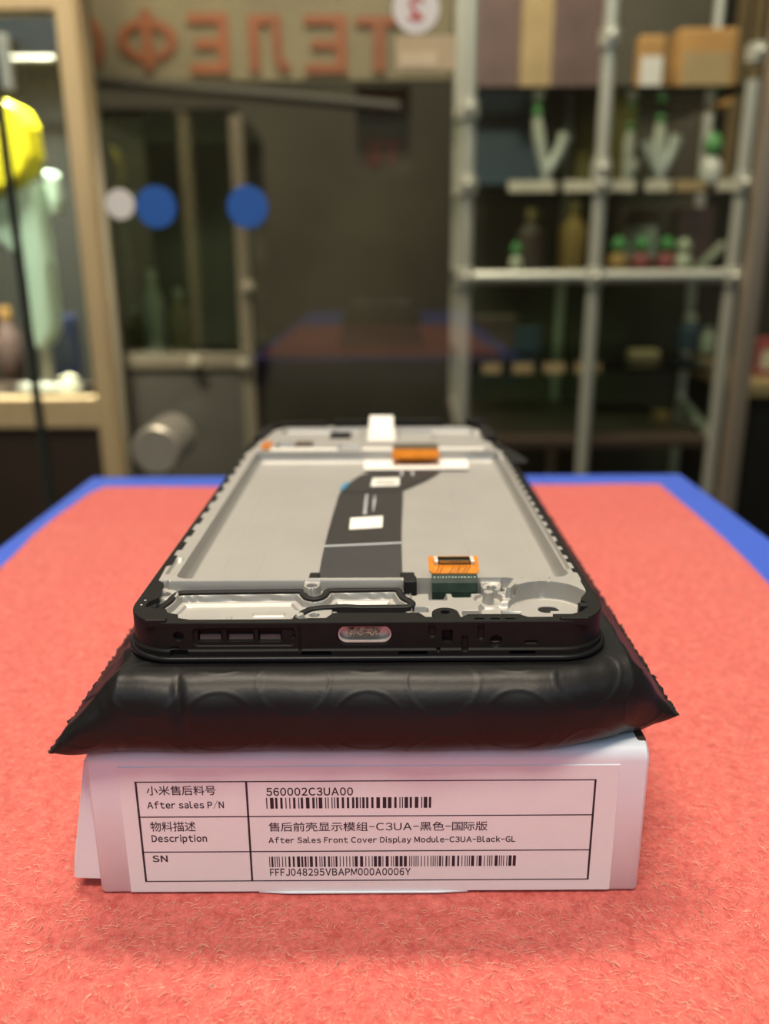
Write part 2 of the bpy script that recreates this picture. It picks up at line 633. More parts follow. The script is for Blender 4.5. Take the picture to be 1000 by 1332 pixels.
def face(px, py):
    X, Z = upright(px, py, BY0 / 1000)
    return X * 1000, (Z - zh(H_CLOTH)) * 1000


st0, st1 = face(152, 995)[0], face(806, 1000)[0]
sb = face(480, 1158)[1]
stp = face(480, 996)[1]
sz1 = min(stp, BH - R - .2)
sticker = MB().box(st0, st1, BY0 - .16, BY0 + .1, sb, sz1).build('sticker', M['paper'], box, scale=.001, bevel=.06)
PY = BY0 - .19                      # printed layer

T0 = face(176, 1012)
T1 = face(774, 1016)
TXa, TXb = T0[0], T1[0]
rows = [face(480, y)[1] for y in (1015, 1060.5, 1106, 1144)]
TXc = face(320, 1013)[0]
lw = .17
mb = MB()
for z in rows:
    mb.box(TXa - lw, TXb + lw, PY, PY + .05, z - lw * .55, z + lw * .55)
for x in (TXa, TXc, TXb):
    mb.box(x - lw, x + lw, PY, PY + .05, rows[3], rows[0])
mb.build('table_rule', M['ink'], sticker, scale=.001)


def glyphs(body, name, bold):
    """lettering as one flat mesh; wide sans capitals and small letters set close together"""
    def raw(txt):
        cu = bpy.data.curves.new(name, 'FONT')
        cu.body = txt
        cu.size = 1.0
        cu.offset = bold
        cu.resolution_u = 4
        to = bpy.data.objects.new(name, cu)
        COL.objects.link(to)
        dg = bpy.context.evaluated_depsgraph_get()
        m = bpy.data.meshes.new_from_object(to.evaluated_get(dg))
        vs = [v.co.copy() for v in m.vertices]
        fs = [tuple(p.vertices) for p in m.polygons]
        bpy.data.objects.remove(to)
        bpy.data.curves.remove(cu)
        bpy.data.meshes.remove(m)
        return vs, fs
    V, F, x = [], [], 0.0
    for ch in body:
        if ch == ' ':
            x += .30
            continue
        latin = 33 <= ord(ch) < 127
        vs, fs = raw(chr(ord(ch) + 0xFEE0) if latin else ch)
        lo = min(v.x for v in vs)
        hi = max(v.x for v in vs)
        sx = {'-': .6, '/': .55}.get(ch, 1.0)
        n = len(V)
        gap = .055 if latin else .03
        if ch in '1':
            x += .06
        V += [(x + gap + (v.x - lo) * sx, v.y, 0) for v in vs]
        F += [tuple(i + n for i in f) for f in fs]
        x += 2 * gap + (hi - lo) * sx
    m = bpy.data.meshes.new(name)
    m.from_pydata(V, [], F)
    m.update()
    return m


def text_mesh(body, name, x0, x1, z0, z1, y, material, parent, mirror=False, scale=.001, bold=0.0, depth=.00002):
    """lettering fitted into x0..x1, z0..z1 standing upright at depth y, facing -Y"""
    me = glyphs(body, name, bold)
    co = np.array([v.co[:] for v in me.vertices])
    lo, hi = co.min(0), co.max(0)
    u = (co[:, 0] - lo[0]) / (hi[0] - lo[0])
    w = (co[:, 1] - lo[1]) / (hi[1] - lo[1])
    if mirror:
        u = 1 - u
    out = np.stack([(x0 + (x1 - x0) * u) * scale, np.full(len(u), y * scale), (z0 + (z1 - z0) * w) * scale], -1)
    me.vertices.foreach_set('co', out.reshape(-1).astype(np.float32))
    me.update()
    o = mesh_link(name, me, material, parent)
    md = o.modifiers.new('thick', 'SOLIDIFY')
    md.thickness = depth
    md.offset = 0
    return o


LINES = [('小米售后料号', (190, 1021.5, 280, 1034), .012), ('After sales P/N', (191, 1041, 291, 1052), .008),
         ('物料描述', (195, 1068, 254, 1081), .010), ('Description', (197, 1085, 269, 1097), .008),
         ('SN', (198, 1112, 218, 1120.5), .010),
         ('560002C3UA00', (346, 1024, 459, 1034.5), .004),
         ('售后前壳显示模组-C3UA-黑色-国际版', (349, 1069, 634, 1081), .010),
         ('After Sales Front Cover Display Module-C3UA-Black-GL', (349, 1088, 670, 1098), .008),
         ('FFFJ048295VBAPM000A0006Y', (351, 1129, 534, 1138.5), .004)]
for body, (a, b, c, d), bold in LINES:
    bold = bold + (.014 if ord(body[0]) < 127 else -.004)
    xa, zt_ = face(a, b)
    xb = face(c, b)[0]
    zb_ = face(a, d)[1]
    text_mesh(body, 'printed_text', xa, xb, zb_, zt_, PY + .02, M['ink'], sticker, bold=bold)


def barcode(px0, px1, py0, py1, seed, units, wide):
    rng = random.Random(seed)
    x0, z1 = face(px0, py0)
    x1 = face(px1, py0)[0]
    z0 = face(px0, py1)[1]
    seq = []
    tot = 0
    while tot < units:
        b, g = rng.choice(wide), rng.choice((1, 1, 1, 2, 2))
        seq.append((b, g))
        tot += b + g
    tot -= seq[-1][1]
    u = (x1 - x0) / tot
    x = x0
    m = MB()
    for b, g in seq:
        m.box(x, x + (b - .18) * u, PY, PY + .05, z0, z1)
        x += (b + g) * u
    m.build('barcode', M['ink'], sticker, scale=.001)


barcode(346, 561, 1037, 1051, 3, 128, (1, 1, 2, 2, 3))
barcode(350, 671, 1113.5, 1127, 8, 230, (1, 1, 1, 2, 3))

# ---------------------------------------------------------------- black bubble bag
H_PH = 62.6                           # underside of the phone part
bag = empty('plastic_bag', (0, 0, 0))
tag(bag, 'black plastic bubble bag lying on the white box under the phone part', 'bag')


def bag_shape():
    XL, XR = -53.3, 48.9
    nx = 300
    t = np.linspace(0, 1, nx)
    t = t - .10 * np.sin(4 * np.pi * t) / (2 * np.pi) * 1.0
    xs_ = XL + (XR - XL) * t
    nf, nt_, nb, nu = 64, 150, 12, 50
    P = np.zeros((nx, nf + nt_ + nb + nu, 3))
    S = np.zeros((nx, nf + nt_ + nb + nu))
    top, bot = -H_PH, -76.45
    for i, x in enumerate(xs_):
        dl, dr = max(0, x - XL), max(0, XR - x)
        ql = min(dl / 11, 1) ** .8
        qr = min(dr / 9.0, 1) ** .95
        q = max(min(ql, qr), .015)
        seam = -75.2 + (dl / (XR - XL)) ** 2 * 1.3
        zt_ = seam + (top - seam) * q
        # underside lies on the box, lifts off only past its edges and towards the right tip
        zb_ = seam + (bot - seam) * (1 - (1 - min(min(dl / 6, dr / 9), 1)) ** 2)
        zt_ = max(zt_, zb_ + .35)
        y0_ = 113.6 + 1.2 * (1 - min(dl / 22, 1)) ** 2 + 9.5 * (1 - min(dr / 26, 1)) ** 1.6
        y0_ += .5 * noise.noise(Vector((x * .08, 1, 7)))
        y1_ = 300.0
        R_ = 6.2 * min(1, .25 + .75 * q)
        hz, zc = (zt_ - zb_) / 2, (zt_ + zb_) / 2
        row = []
        for k in range(nf):
            a = -math.pi / 2 + math.pi * k / (nf - 1)
            ca, sa = math.cos(a), math.sin(a)
            row.append((x, y0_ + R_ * (1 - abs(ca) ** .85), zc + hz * (abs(sa) ** .85) * (1 if sa > 0 else -1)))
        for k in range(nt_):
            s = (k + 1) / (nt_ + 1)
            s = s ** 1.6
            row.append((x, y0_ + R_ + (y1_ - y0_ - R_ - 4) * s, zt_))
        for k in range(nb):
            a = math.pi / 2 - math.pi * k / (nb - 1)
            row.append((x, y1_ - 4 + 4 * math.cos(a), zc + hz * math.sin(a)))
        for k in range(nu):
            s = (k + 1) / (nu + 1)
            row.append((x, y1_ - 4 - (y1_ - y0_ - R_ - 4) * s, zb_))
        P[i] = row
        d = np.linalg.norm(np.diff(P[i], axis=0), axis=1)
        S[i] = np.concatenate([[0], np.cumsum(d)])
    # normals
    du = np.gradient(P, axis=0)
    dv = np.roll(P, -1, 1) - np.roll(P, 1, 1)
    Nn = np.cross(du, dv)
    Nn /= np.maximum(np.linalg.norm(Nn, axis=2, keepdims=True), 1e-9)
    mid = P.mean(axis=(0, 1))
    k = nf + 40
    if Nn[nx // 2, k, 2] < 0:
        Nn = -Nn
    disp = np.zeros((nx, P.shape[1]))
    for i in range(nx):
        x = xs_[i]
        for j in range(nf + 60):
            s = S[i, j] - 9.0
            y, z = P[i, j, 1], P[i, j, 2]
            h = 0.0
            for r_ in range(-2, 6):
                for c_ in range(-4, 5):
                    cx = c_ * 23.3 - 26.0 + (11.65 if r_ % 2 else 0)
                    cyy = r_ * 7.4 + 1.5
                    if abs(x - cx) > 7 or abs(s - cyy) > 7:
                        continue
                    d = math.hypot(x - cx, s - cyy) - 5.7
                    h += .085 * math.exp(-(d / .24) ** 2)
                    if d < 0:
                        h -= .05 * min(1, -d / .6)
            # soft folds, stronger towards the corners
            e = max(0, 1 - min(x - XL, XR - x) / 22)
            h += (.22 + 1.1 * e) * noise.noise(Vector((x * .10, s * .16, 3))) * .55
            h += (.9 * e) * noise.noise(Vector((x * .28, s * .10, 9))) * .55
            # upright crease left of centre
            h -= .8 * math.exp(-((x + 31.5 + .12 * s) / .9) ** 2) * math.exp(-((s - 5) / 5) ** 2)
            disp[i, j] = h
    edge = np.minimum(xs_ - XL, XR - xs_)
    disp *= np.clip(edge / 4, .12, 1)[:, None]
    Q = P + Nn * disp[..., None]
    # nothing may poke through the phone part or the box
    ph = (Q[..., 0] > -45) & (Q[..., 0] < 40) & (Q[..., 1] > 119)
    Q[..., 2] = np.where(ph, np.minimum(Q[..., 2], -H_PH - .04), Q[..., 2])
    bx = (Q[..., 0] > BX0 - 1) & (Q[..., 0] < BX1 + 1) & (Q[..., 1] > BY0 - .5)
    Q[..., 2] = np.where(bx, np.maximum(Q[..., 2], -H_BOX + .05), Q[..., 2])
    return Q, XL, XR


Q, XL, XR = bag_shape()
Qm = Q / 1000
Qm[..., 2] += CAM_Z
grid_obj('bag_body', Qm, M['bag'], bag, closed_v=True, smooth=180)
# cap + torn edge strips along both sides
for side, row in ((-1, Q[0]), (1, Q[-1])):
    rng = random.Random(5 + side)
    y0_, y1_ = row[:, 1].min(), row[:, 1].max()
    zc = row[:, 2].mean()
    v, f = [], []
    y = y0_
    while y < y1_:
        out = rng.uniform(.1, .45) * (1.0 if rng.random() < .85 else 1.8)
        zz = zc + rng.uniform(-.25, .35)
        v += [(row[0, 0] - side * .5, y, zc - .16), (row[0, 0] - side * .5, y, zc + .22),
              (row[0, 0] + side * out, y + rng.uniform(-.2, .2), zz), (row[0, 0] + side * out, y, zz - .08)]
        y += rng.uniform(.35, .9)
    m_ = len(v) // 4
    for i in range(m_ - 1):
        a, b = i * 4, i * 4 + 4
        for k in range(4):
            k2 = (k + 1) % 4
            f.append((a + k, a + k2, b + k2, b + k))
    v = [(p[0], p[1], p[2] + CAM_Z * 1000) for p in v]
    mesh_obj('torn_edge', v, f, M['bag'], bag, None, .001)

# ---------------------------------------------------------------- phone display module (local mm: x right, y away, z up from its underside)
T = 6.8                               # top of the frame
PHX, PHY = -3.0, 122.0
phone = empty('phone_display_module', (PHX / 1000, PHY / 1000, zh(H_PH)))
tag(phone, 'black and silver phone front frame lying face down on the black bag, inner side up', 'phone part')
HW, LEN = 39.4, 164.0


def pl(px, py, z):
    X, Y = ground(px, py, H_PH - z)
    return X - PHX, Y - PHY


def pf(px, py):
    """front face of the phone -> (x, z)"""
    X, Z = upright(px, py, PHY / 1000)
    return X * 1000 - PHX, (Z - zh(H_PH)) * 1000


def sd_rect(x, y, x0, x1, y0, y1, r=0.0):
    cx, cy, hx, hy = (x0 + x1) / 2, (y0 + y1) / 2, (x1 - x0) / 2 - r, (y1 - y0) / 2 - r
    qx, qy = np.abs(x - cx) - hx, np.abs(y - cy) - hy
    return np.hypot(np.maximum(qx, 0), np.maximum(qy, 0)) + np.minimum(np.maximum(qx, qy), 0) - r


def sd_circ(x, y, cx, cy, r):
    return np.hypot(x - cx, y - cy) - r


def sd_poly(x, y, pts):
    d = np.full(x.shape, 1e9)
    ins = np.zeros(x.shape, bool)
    n = len(pts)
    for i in range(n):
        ax, ay = pts[i]
        bx, by = pts[(i + 1) % n]
        ex, ey = bx - ax, by - ay
        t = np.clip(((x - ax) * ex + (y - ay) * ey) / (ex * ex + ey * ey + 1e-12), 0, 1)
        d = np.minimum(d, np.hypot(x - ax - t * ex, y - ay - t * ey))
        c = (ay > y) != (by > y)
        with np.errstate(divide='ignore', invalid='ignore'):
            c &= x < ex * (y - ay) / (by - ay if by != ay else 1e-12) + ax
        ins ^= c
    return np.where(ins, -d, d)


# gasket path (mm), z of its top
GZ = 5.2
gpx = [(200, 808), (199, 797), (209, 788), (219, 781), (226, 774), (234, 769.6), (260, 768.6), (388, 767), (394, 770.5), (399, 775.5), (408, 777.5),
       (416, 776), (422, 772.5), (426, 767), (434, 766), (480, 765.3), (512, 764.5), (518, 766), (521, 771), (525, 776), (532, 779.5), (536, 783),
       (533, 786.5), (524, 787.6), (470, 788), (448, 787), (419, 788.5), (404, 790.5), (394, 795), (387, 800.5), (382, 809)]
gpath = [pl(x, y, GZ) for x, y in gpx]
gpath = [(x, max(y, .9)) for x, y in gpath]

xs = np.arange(-HW + .55, HW - .54, 0.15)
ys = np.concatenate([np.arange(0.55, 21, 0.13), np.arange(21, 121, 0.8), np.arange(121, LEN - .5, 0.3)])
X, Y = np.meshgrid(xs, ys, indexing='ij')
Hm = np.full(X.shape, T - 0.12)


def put(sd, z, w=0.35):
    global Hm
    m = np.clip(0.5 - sd / w, 0, 1)
    m = m * m * (3 - 2 * m)
    Hm = Hm * (1 - m) + z * m


# battery pocket with sloped side walls
put(sd_rect(X, Y, -35.2, 36.6, 19.9, 123.2, 2.0), 4.2, 0.5)
put(sd_rect(X, Y, -34.6, 36.2, 20.1, 122.8, 1.6), 3.35, 1.0)
# shallow pressed steps in the pocket floor
put(sd_rect(X, Y, -29, -22, 24, 119, .8), 3.27, .4)
put(sd_rect(X, Y, 20.5, 33, 26, 121, .8), 3.29, .5)
# channel running along the right rail
put(sd_rect(X, Y, 36.9, 37.6, 24, 115, .3), T - .9, .4)
put(sd_rect(X, Y, -37.6, -36.2, 22, 30, .6), T - .8, .4)
# speaker bay (front left)
put(sd_rect(X, Y, -37.3, 7.6, 1.2, 18.4, 1.5), GZ - .55, .3)
inner = [(x, y) for x, y in gpath]
poly = [(x, y) for x, y in gpath if True]
d_in = sd_poly(X, Y, poly + [(gpath[-1][0], .4), (gpath[0][0], .4)])
put(d_in + 1.0, 3.5, .35)
put(d_in + 2.2, 3.05, .5)
# ribs and a stepped shelf in the bay
put(sd_rect(X, Y, -24.3, -23.5, 2, 10.5, .3), 3.3, .4)
put(sd_rect(X, Y, -14.0, -13.2, 2, 9.5, .3), 3.45, .4)
put(sd_rect(X, Y, -20, -14.5, 10.5, 12.3, .4), 3.25, .4)
# usb side of the bay
ub = [(pl(432, 806, 4.3)), (pl(432, 792, 4.3)), (pl(523, 792, 4.3)), (pl(529, 806, 4.3))]
put(sd_rect(X, Y, -11, 7.5, 1.2, 11.2, .8), 4.3, .4)
put(sd_rect(X, Y, -5.4, 6.6, 1.2, 10.3, 1.4), 3.2, .5)
put(sd_rect(X, Y, -4.9, 6.0, 6.2, 6.9, .2), 3.6, .3)
b3 = pl(409, 801, 4.6)
put(sd_rect(X, Y, b3[0] - 2.6, b3[0] + 2.9, b3[1] - 2, b3[1] + 2.6, .5), 4.75, .3)
put(sd_circ(X, Y, b3[0], b3[1], .75), 3.2, .25)
pg = pl(390, 799, 5.6)
put(sd_circ(X, Y, pg[0], pg[1], .75), 5.7, .3)
# bosses on the ridge
b1 = pl(215, 773, 5.2)
put(sd_circ(X, Y, b1[0], b1[1], 2.4), 5.2, .3)
put(sd_rect(X, Y, b1[0] - 3, b1[0], b1[1] - 1.5, b1[1] + 3, .6), 5.2, .3)
put(sd_circ(X, Y, b1[0], b1[1], .85), 3.4, .25)
b2 = pl(405.5, 761.5, 6.2)
put(sd_rect(X, Y, b2[0] - 1.5, b2[0] + 1.5, b2[1] - .2, 19.0, .3), 6.2, .25)
put(sd_circ(X, Y, b2[0], b2[1], 1.5), 6.2, .25)
put(sd_circ(X, Y, b2[0], b2[1], .85), 4.2, .25)
# right-hand plateau
put(sd_rect(X, Y, 7.6, 26.4, 1.2, 19.1, .8), 4.7, .3)
put(sd_rect(X, Y, 19.4, 37.0, 1.2, 12.6, 2.5), 3.75, .8)
put(sd_circ(X, Y, 31.3, 10.4, 6.9), 3.6, .3)
put(sd_circ(X, Y, 31.3, 10.4, 6.2), 3.5, .4)
# block, fin and stepped wall left of the round well
put(sd_rect(X, Y, 21.6, 26.0, 14.4, 18.2, .2), 5.1, .25)
put(sd_poly(X, Y, [(24.4, 14.6), (25.3, 14.3), (27.6, 18.2), (27.3, 18.9), (26.3, 18.9)]), T - .12, .25)
put(sd_rect(X, Y, 22, 24.2, 17.2, 18.6, .2), 5.9, .25)
# cable slot
put(sd_rect(X, Y, 8.6, 24.4, 16.6, 19.1, .5), 2.6, .3)
b4 = pl(639, 764, 5.6)
put(sd_rect(X, Y, b4[0] - 1.9, b4[0] + 1.9, b4[1] - .2, 19.3, .2), 5.9, .25)
put(sd_circ(X, Y, b4[0], b4[1], 1.7), 5.6, .25)
put(sd_circ(X, Y, b4[0], b4[1], .8), 3.6, .25)
pg2 = pl(635, 770, 6.0)
put(sd_circ(X, Y, pg2[0], pg2[1], 2.4), 4.0, .35)
put(sd_circ(X, Y, pg2[0], pg2[1], .95), 6.1, .25)
# small milled wells
for (a, b, c, d) in ((559, 773.5, 579, 782), (589, 772.5, 611, 778), (537, 791, 556, 797.5), (603, 796, 630, 802.5)):
    p0, p1 = pl(a, d, 4.5), pl(c, b, 4.5)
    put(sd_rect(X, Y, p0[0], p1[0], p0[1], p1[1], .4), 3.2, .35)
p0, p1 = pl(654, 802, 3.6), pl(677, 795, 3.6)
put(sd_rect(X, Y, p0[0], p1[0], p0[1], p1[1], .4), 2.9, .35)
for (a, b, r) in ((538, 773, .55), (538, 805, .6)):
    c = pl(a, b, 4.7)
    put(sd_circ(X, Y, c[0], c[1], r), 3.9, .25)
hole = pl(713, 793, 3.5)
put(sd_rect(X, Y, hole[0] - 1.7, hole[0] + 1.7, hole[1] - 1.2, hole[1] + 1.2, 1.2), 2.0, .25)
put(sd_rect(X, Y, hole[0] + .1, hole[0] + 1.8, hole[1] - 1.5, hole[1] - .5, .1), 3.5, .2)
# ridge breaks near the right end
put(sd_rect(X, Y, 28, 33, 18.9, 20.6, .2), T - .5, .3)
# far block: cut-outs around the camera and the top edge
for (a, b, c, d, z) in ((370, 563, 402, 551, 4.6), (408, 561, 430, 553, 4.4), (430, 570, 470, 556, 5.2), (520, 570, 560, 556, 5.0),
                        (575, 572, 628, 560, 5.4), (358, 582, 380, 574, 5.0), (440, 583, 470, 578, 5.3), (382, 580, 408, 574, 5.0)):
    p0, p1 = pl(a, b, T), pl(c, d, T)
    if p1[1] < LEN - 1:
        put(sd_rect(X, Y, p0[0], p1[0], p0[1], p1[1], .8), z, .6)
put(sd_rect(X, Y, -34, 34, 123.6, 128, .5), T - .7, .6)
put(sd_rect(X, Y, -31, -6, 150, 158, 1.5), 5.2, .6)
put(sd_rect(X, Y, 8, 33, 150, 158, 1.5), 5.2, .6)
# rounded corners stay under the black rim
Hm = np.where(Y < 1.25, 2.0, Hm)
Hm = np.where((Y < 3.5) & (X > -6.2) & (X < 8.2), 2.0, Hm)
cut = sd_rect(X, Y, -HW + .5, HW - .5, .5, LEN - .5, 7.5)
Hm = np.where(cut > -.3, 3.0, Hm)
Hm += 0.012 * np.sin(X * 2.1) * np.sin(Y * .7)
G = np.stack([X, Y, Hm], -1) / 1000
keepc = cut <= .35
# drop the quads outside the rounded corners
nu, nv = X.shape
idx = np.arange(nu * nv).reshape(nu, nv)
q = np.stack([idx[:-1, :-1], idx[1:, :-1], idx[1:, 1:], idx[:-1, 1:]], -1)
km = keepc[:-1, :-1] & keepc[1:, :-1] & keepc[1:, 1:] & keepc[:-1, 1:]
q = q[km].reshape(-1, 4)
me = bpy.data.meshes.new('metal_midframe')
me.vertices.add(nu * nv)
me.vertices.foreach_set('co', G.reshape(-1).astype(np.float32))
me.loops.add(q.size)
me.loops.foreach_set('vertex_index', q.reshape(-1).astype(np.int32))
me.polygons.add(len(q))
me.polygons.foreach_set('loop_start', np.arange(0, q.size, 4, dtype=np.int32))
me.update(calc_edges=True)
bm = bmesh.new()
bm.from_mesh(me)
bmesh.ops.delete(bm, geom=[v for v in bm.verts if not v.link_faces], context='VERTS')
bm.to_mesh(me)
bm.free()
midframe = mesh_link('metal_midframe', me, M['metal'], phone, 38)
midframe['label'] = 'silver die-cast metal plate'

# --- black plastic side wall, swept round the outline; its front face carries the ports
loop, nrm = [], []


def add_line(p, q, step):
    d = math.dist(p, q)
    m = max(1, int(d / step))
    nx_, ny_ = (q[1] - p[1]) / d, -(q[0] - p[0]) / d
    for k in range(m):
        t = k / m
        loop.append((p[0] + (q[0] - p[0]) * t, p[1] + (q[1] - p[1]) * t))
        nrm.append((nx_, ny_))


def add_arc(c, r, a0, a1, m):
    for k in range(m):
        a = math.radians(a0 + (a1 - a0) * k / m)
        loop.append((c[0] + r * math.cos(a), c[1] + r * math.sin(a)))
        nrm.append((math.cos(a), math.sin(a)))


CR = 8.0
add_line((-HW + CR, 0), (HW - CR, 0), .11)
add_arc((HW - CR, CR), CR, -90, 0, 30)
add_line((HW, CR), (HW, LEN - CR), 2.0)
add_arc((HW - CR, LEN - CR), CR, 0, 90, 16)
add_line((HW - CR, LEN), (-HW + CR, LEN), 1.0)
add_arc((-HW + CR, LEN - CR), CR, 90, 180, 16)
add_line((-HW, LEN - CR), (-HW, CR), 2.0)
add_arc((-HW + CR, CR), CR, 180, 270, 30)
loop, nrm = np.array(loop), np.array(nrm)
zs = np.concatenate([np.arange(1.0, T - .25, .11), [T - .2, T - .1, T - .03]])
L, Z = np.meshgrid(np.arange(len(loop)), zs, indexing='ij')
PX, PYY = loop[L, 0], loop[L, 1]
NX, NY = nrm[L, 0], nrm[L, 1]
off = np.zeros(PX.shape)
off -= np.where(Z > T - .25, (Z - (T - .25)) ** 2 * 2.4, 0)
# draft: the lower lip stands a little proud
off += .35 * np.clip((2.15 - Z) / .25, 0, 1)
front = (PYY < .01).astype(float)


def dent(sd, depth, w=.18):
    global off
    m = np.clip(.5 - sd / w, 0, 1)
    off = off * (1 - m * front) - depth * m * front


def fr(a, b, c, d, depth, r=.15, w=.16):
    x0, z1 = pf(a, b)
    x1, z0 = pf(c, d)
    dent(sd_rect(PX, Z, x0, x1, z0, z1, min(r, (x1 - x0) / 2.01, (z1 - z0) / 2.01)), depth, w)


fr(250, 818, 384, 840, .25, .8)            # speaker field
for a, c in ((257, 288), (295, 330), (336, 366)):
    fr(a, 821, c, 835, 1.12, .2)
fr(393, 847, 430, 853.5, .5)               # snap windows
fr(519, 846.5, 555, 853, .5)
fr(663, 846, 695, 852.5, .5)
fr(213, 846, 245, 856, .5)
fr(576, 820, 588, 836, 1.1, .2)            # square window
fr(568, 843, 572, 846, .3)
fr(558, 812, 566, 829, .3, .5)
fr(622, 812, 629, 832, .35, .5)
fr(601, 828, 608, 846, .25, .2)
for (a, b, r, dp) in ((232, 828, .75, .9), (645, 834, .95, .7), (382, 829, .3, .4), (645, 834, .45, 1.0)):
    x, z = pf(a, b)
    dent(sd_circ(PX, Z, x, z, r), dp, .16)
fr(208, 842, 232, 845, .2)
fr(683, 834, 698, 837, .3)
fr(388, 812, 392, 846, .2, .2)
ux0, uz1 = pf(438, 815)
ux1, uz0 = pf(510, 838)
USB_IN = 1.9
dent(sd_rect(PX, Z, ux0, ux1, uz0, uz1, (uz1 - uz0) / 2.02), USB_IN, .14)
W = np.stack([PX + NX * off, PYY + NY * off, Z], -1)
# close inwards at the top and bottom
top_in = W[:, -1:].copy()
top_in[..., 0] -= NX[:, -1:] * .5
top_in[..., 1] -= NY[:, -1:] * .5
W = np.concatenate([W, top_in], 1)
rim_o = grid_obj('plastic_rim', W / 1000, M['plastic'], phone, closed_u=True, smooth=40)

# --- top land of the rim: outline with the tongue, bump and snap teeth on its inner side
rng = random.Random(2)


def teeth(xa, xb, ya, yb, step):
    """rough castellated inner edge along a long side"""
    pts = []
    y = ya
    d = 1 if yb > ya else -1
    while (yb - y) * d > step:
        w1 = step * rng.uniform(.35, .6)
        w2 = step - w1
        pts += [(xa, y), (xa, y + d * w1), (xb, y + d * (w1 + .3)), (xb, y + d * (w1 + w2 - .3))]
        y += d * step
    pts.append((xa, yb))
    return pts


outer = rrect(-HW + .08, HW - .08, .08, LEN - .08, CR - .08, 14)
inner = []
# right side going away, then back edge, left side coming forward, then the front from left to right
inner += [(37.9, 11.8), (38.2, 13.5), (38.2, 17)]
inner += teeth(38.55, 37.85, 18.5, 122, 5.2)
inner += [(37.4, 124), (36.5, 130), (36.8, 150), (32, 160.6), (20, 161.6), (-20, 161.6), (-31, 160.6), (-36.5, 152), (-36.8, 132), (-37.8, 124)]
inner += teeth(-38.55, -37.7, 121, 26, 8.6)
inner += [(-38.3, 22), (-38.1, 18.5), (-36.9, 17.4), (-36.6, 14.5), (-35.9, 10.5), (-37.3, 8.6), (-37.2, 6.6), (-35.6, 5.9), (-33.6, 5.8), (-32.9, 4.2), (-31, 3.4), (-30.6, 2.0), (-28.5, 1.3),
          (-11, 1.3), (-9.5, 1.7), (-6.6, 1.7), (-5.6, 3.6), (8.6, 3.6), (9.6, 1.9), (11.2, 1.9)]
c_t = pl(579, 797, T)
for k in range(13):
    a = math.radians(180 - 180 * k / 12)
    inner.append((c_t[0] + 2.2 * math.cos(a), 3.4 + 2.2 * math.sin(a)))
inner += [(c_t[0] + 2.4, 1.7), (15.6, 2.0), (16.6, 2.9), (24.8, 2.9), (26.2, 1.7), (30.2, 1.7), (30.4, 2.8), (33.6, 2.8), (35.4, 3.8), (36.6, 5.6), (37.0, 7.6), (36.2, 8.4), (36.6, 9.6)]
holes = [circ(c_t[0], c_t[1] + .3, .75, 16)]
for a in (624, 644, 664):
    c = pl(a, 806, T)
    holes.append(rrect(c[0] - .85, c[0] + .85, c[1] - .28 + .5, c[1] + .28 + .5, .27, 4))
MB().prism([outer, inner] + holes, T - .85, T).build('rim_land', M['plastic'], phone, scale=.001, bevel=.10, seg=1)
# lugs on the near corners
for a, b, c, d in ((187, 805, 218, 811), (730, 800, 762, 808)):
    p0, p1 = pl(a, d, T), pl(c, b, T)
    MB().box(p0[0], p1[0], max(.25, p0[1]), p0[1] + 1.5, T - 1, T + .38).build('corner_lug', M['plastic'], phone, scale=.001, bevel=.15)
p0 = pl(758, 788, T)
MB().box(p0[0] - .7, p0[0] + .7, p0[1] - .7, p0[1] + .8, T - 2, T + .35).build('rubber_stop', M['rubber'], phone, scale=.001, bevel=.2)
for a, b in ((189, 781), (184, 787)):
    c = pl(a, b, T)
    MB().lathe([(.2, T - .1), (.2, T + .06)], 10, (c[0], c[1], 0)).build('rivet_dot', M['steel'], phone, scale=.001)
# black rim pieces standing up at the far end
for a, c, top in ((368, 428, 545), (436, 477, 542.5), (511, 575, 541.5), (604, 632, 541)):
    xa, _ = pl(a, 552, T)
    xb, _ = pl(c, 552, T)
    MB().prism([rrect(xa, xb, LEN - 3.2, LEN - .4, .8, 3)], T - 1, T + (552 - top) * .20).build('antenna_block', M['plastic'], phone, scale=.001, bevel=.3)
MB().prism([[(-38.6, 140), (-36, 140), (-34, 158), (-29, 161.5), (-30, 163), (-37, 158)]], T - 1, T + 1.2).build('corner_block', M['plastic'], phone, scale=.001, bevel=.3)
MB().prism([[(38.6, 136), (35.4, 136), (35.2, 156), (31.5, 161.5), (32, 163.2), (37.2, 158)]], T - 1, T + 1.7).build('corner_block', M['plastic'], phone, scale=.001, bevel=.3)

# --- display glass with its protruding edge underneath
gl = []
for (o_, z) in ((-.9, 0.0), (.45, 0.0), (.80, .15), (.95, .45), (.95, .75), (.80, .98), (.45, 1.06), (-1.5, 1.06)):
    gl.append(np.stack([loop[:, 0] + nrm[:, 0] * o_, loop[:, 1] + nrm[:, 1] * o_, np.full(len(loop), z)], -1))
gl = np.stack(gl, 1)
go = grid_obj('display_glass', gl / 1000, M['lens'], phone, closed_u=True, smooth=50)
MB().prism([rrect(-HW + 1, HW - 1, 1, LEN - 1, CR - 1, 10)], .05, 1.0).build('display_panel', M['lens'], phone, scale=.001)
MB().prism([rrect(-HW + 1.2, HW - 1.2, 3.4, LEN - 1.2, CR - 2, 10)], 1.0, 1.9).build('panel_backing', M['plastic'], phone, scale=.001)


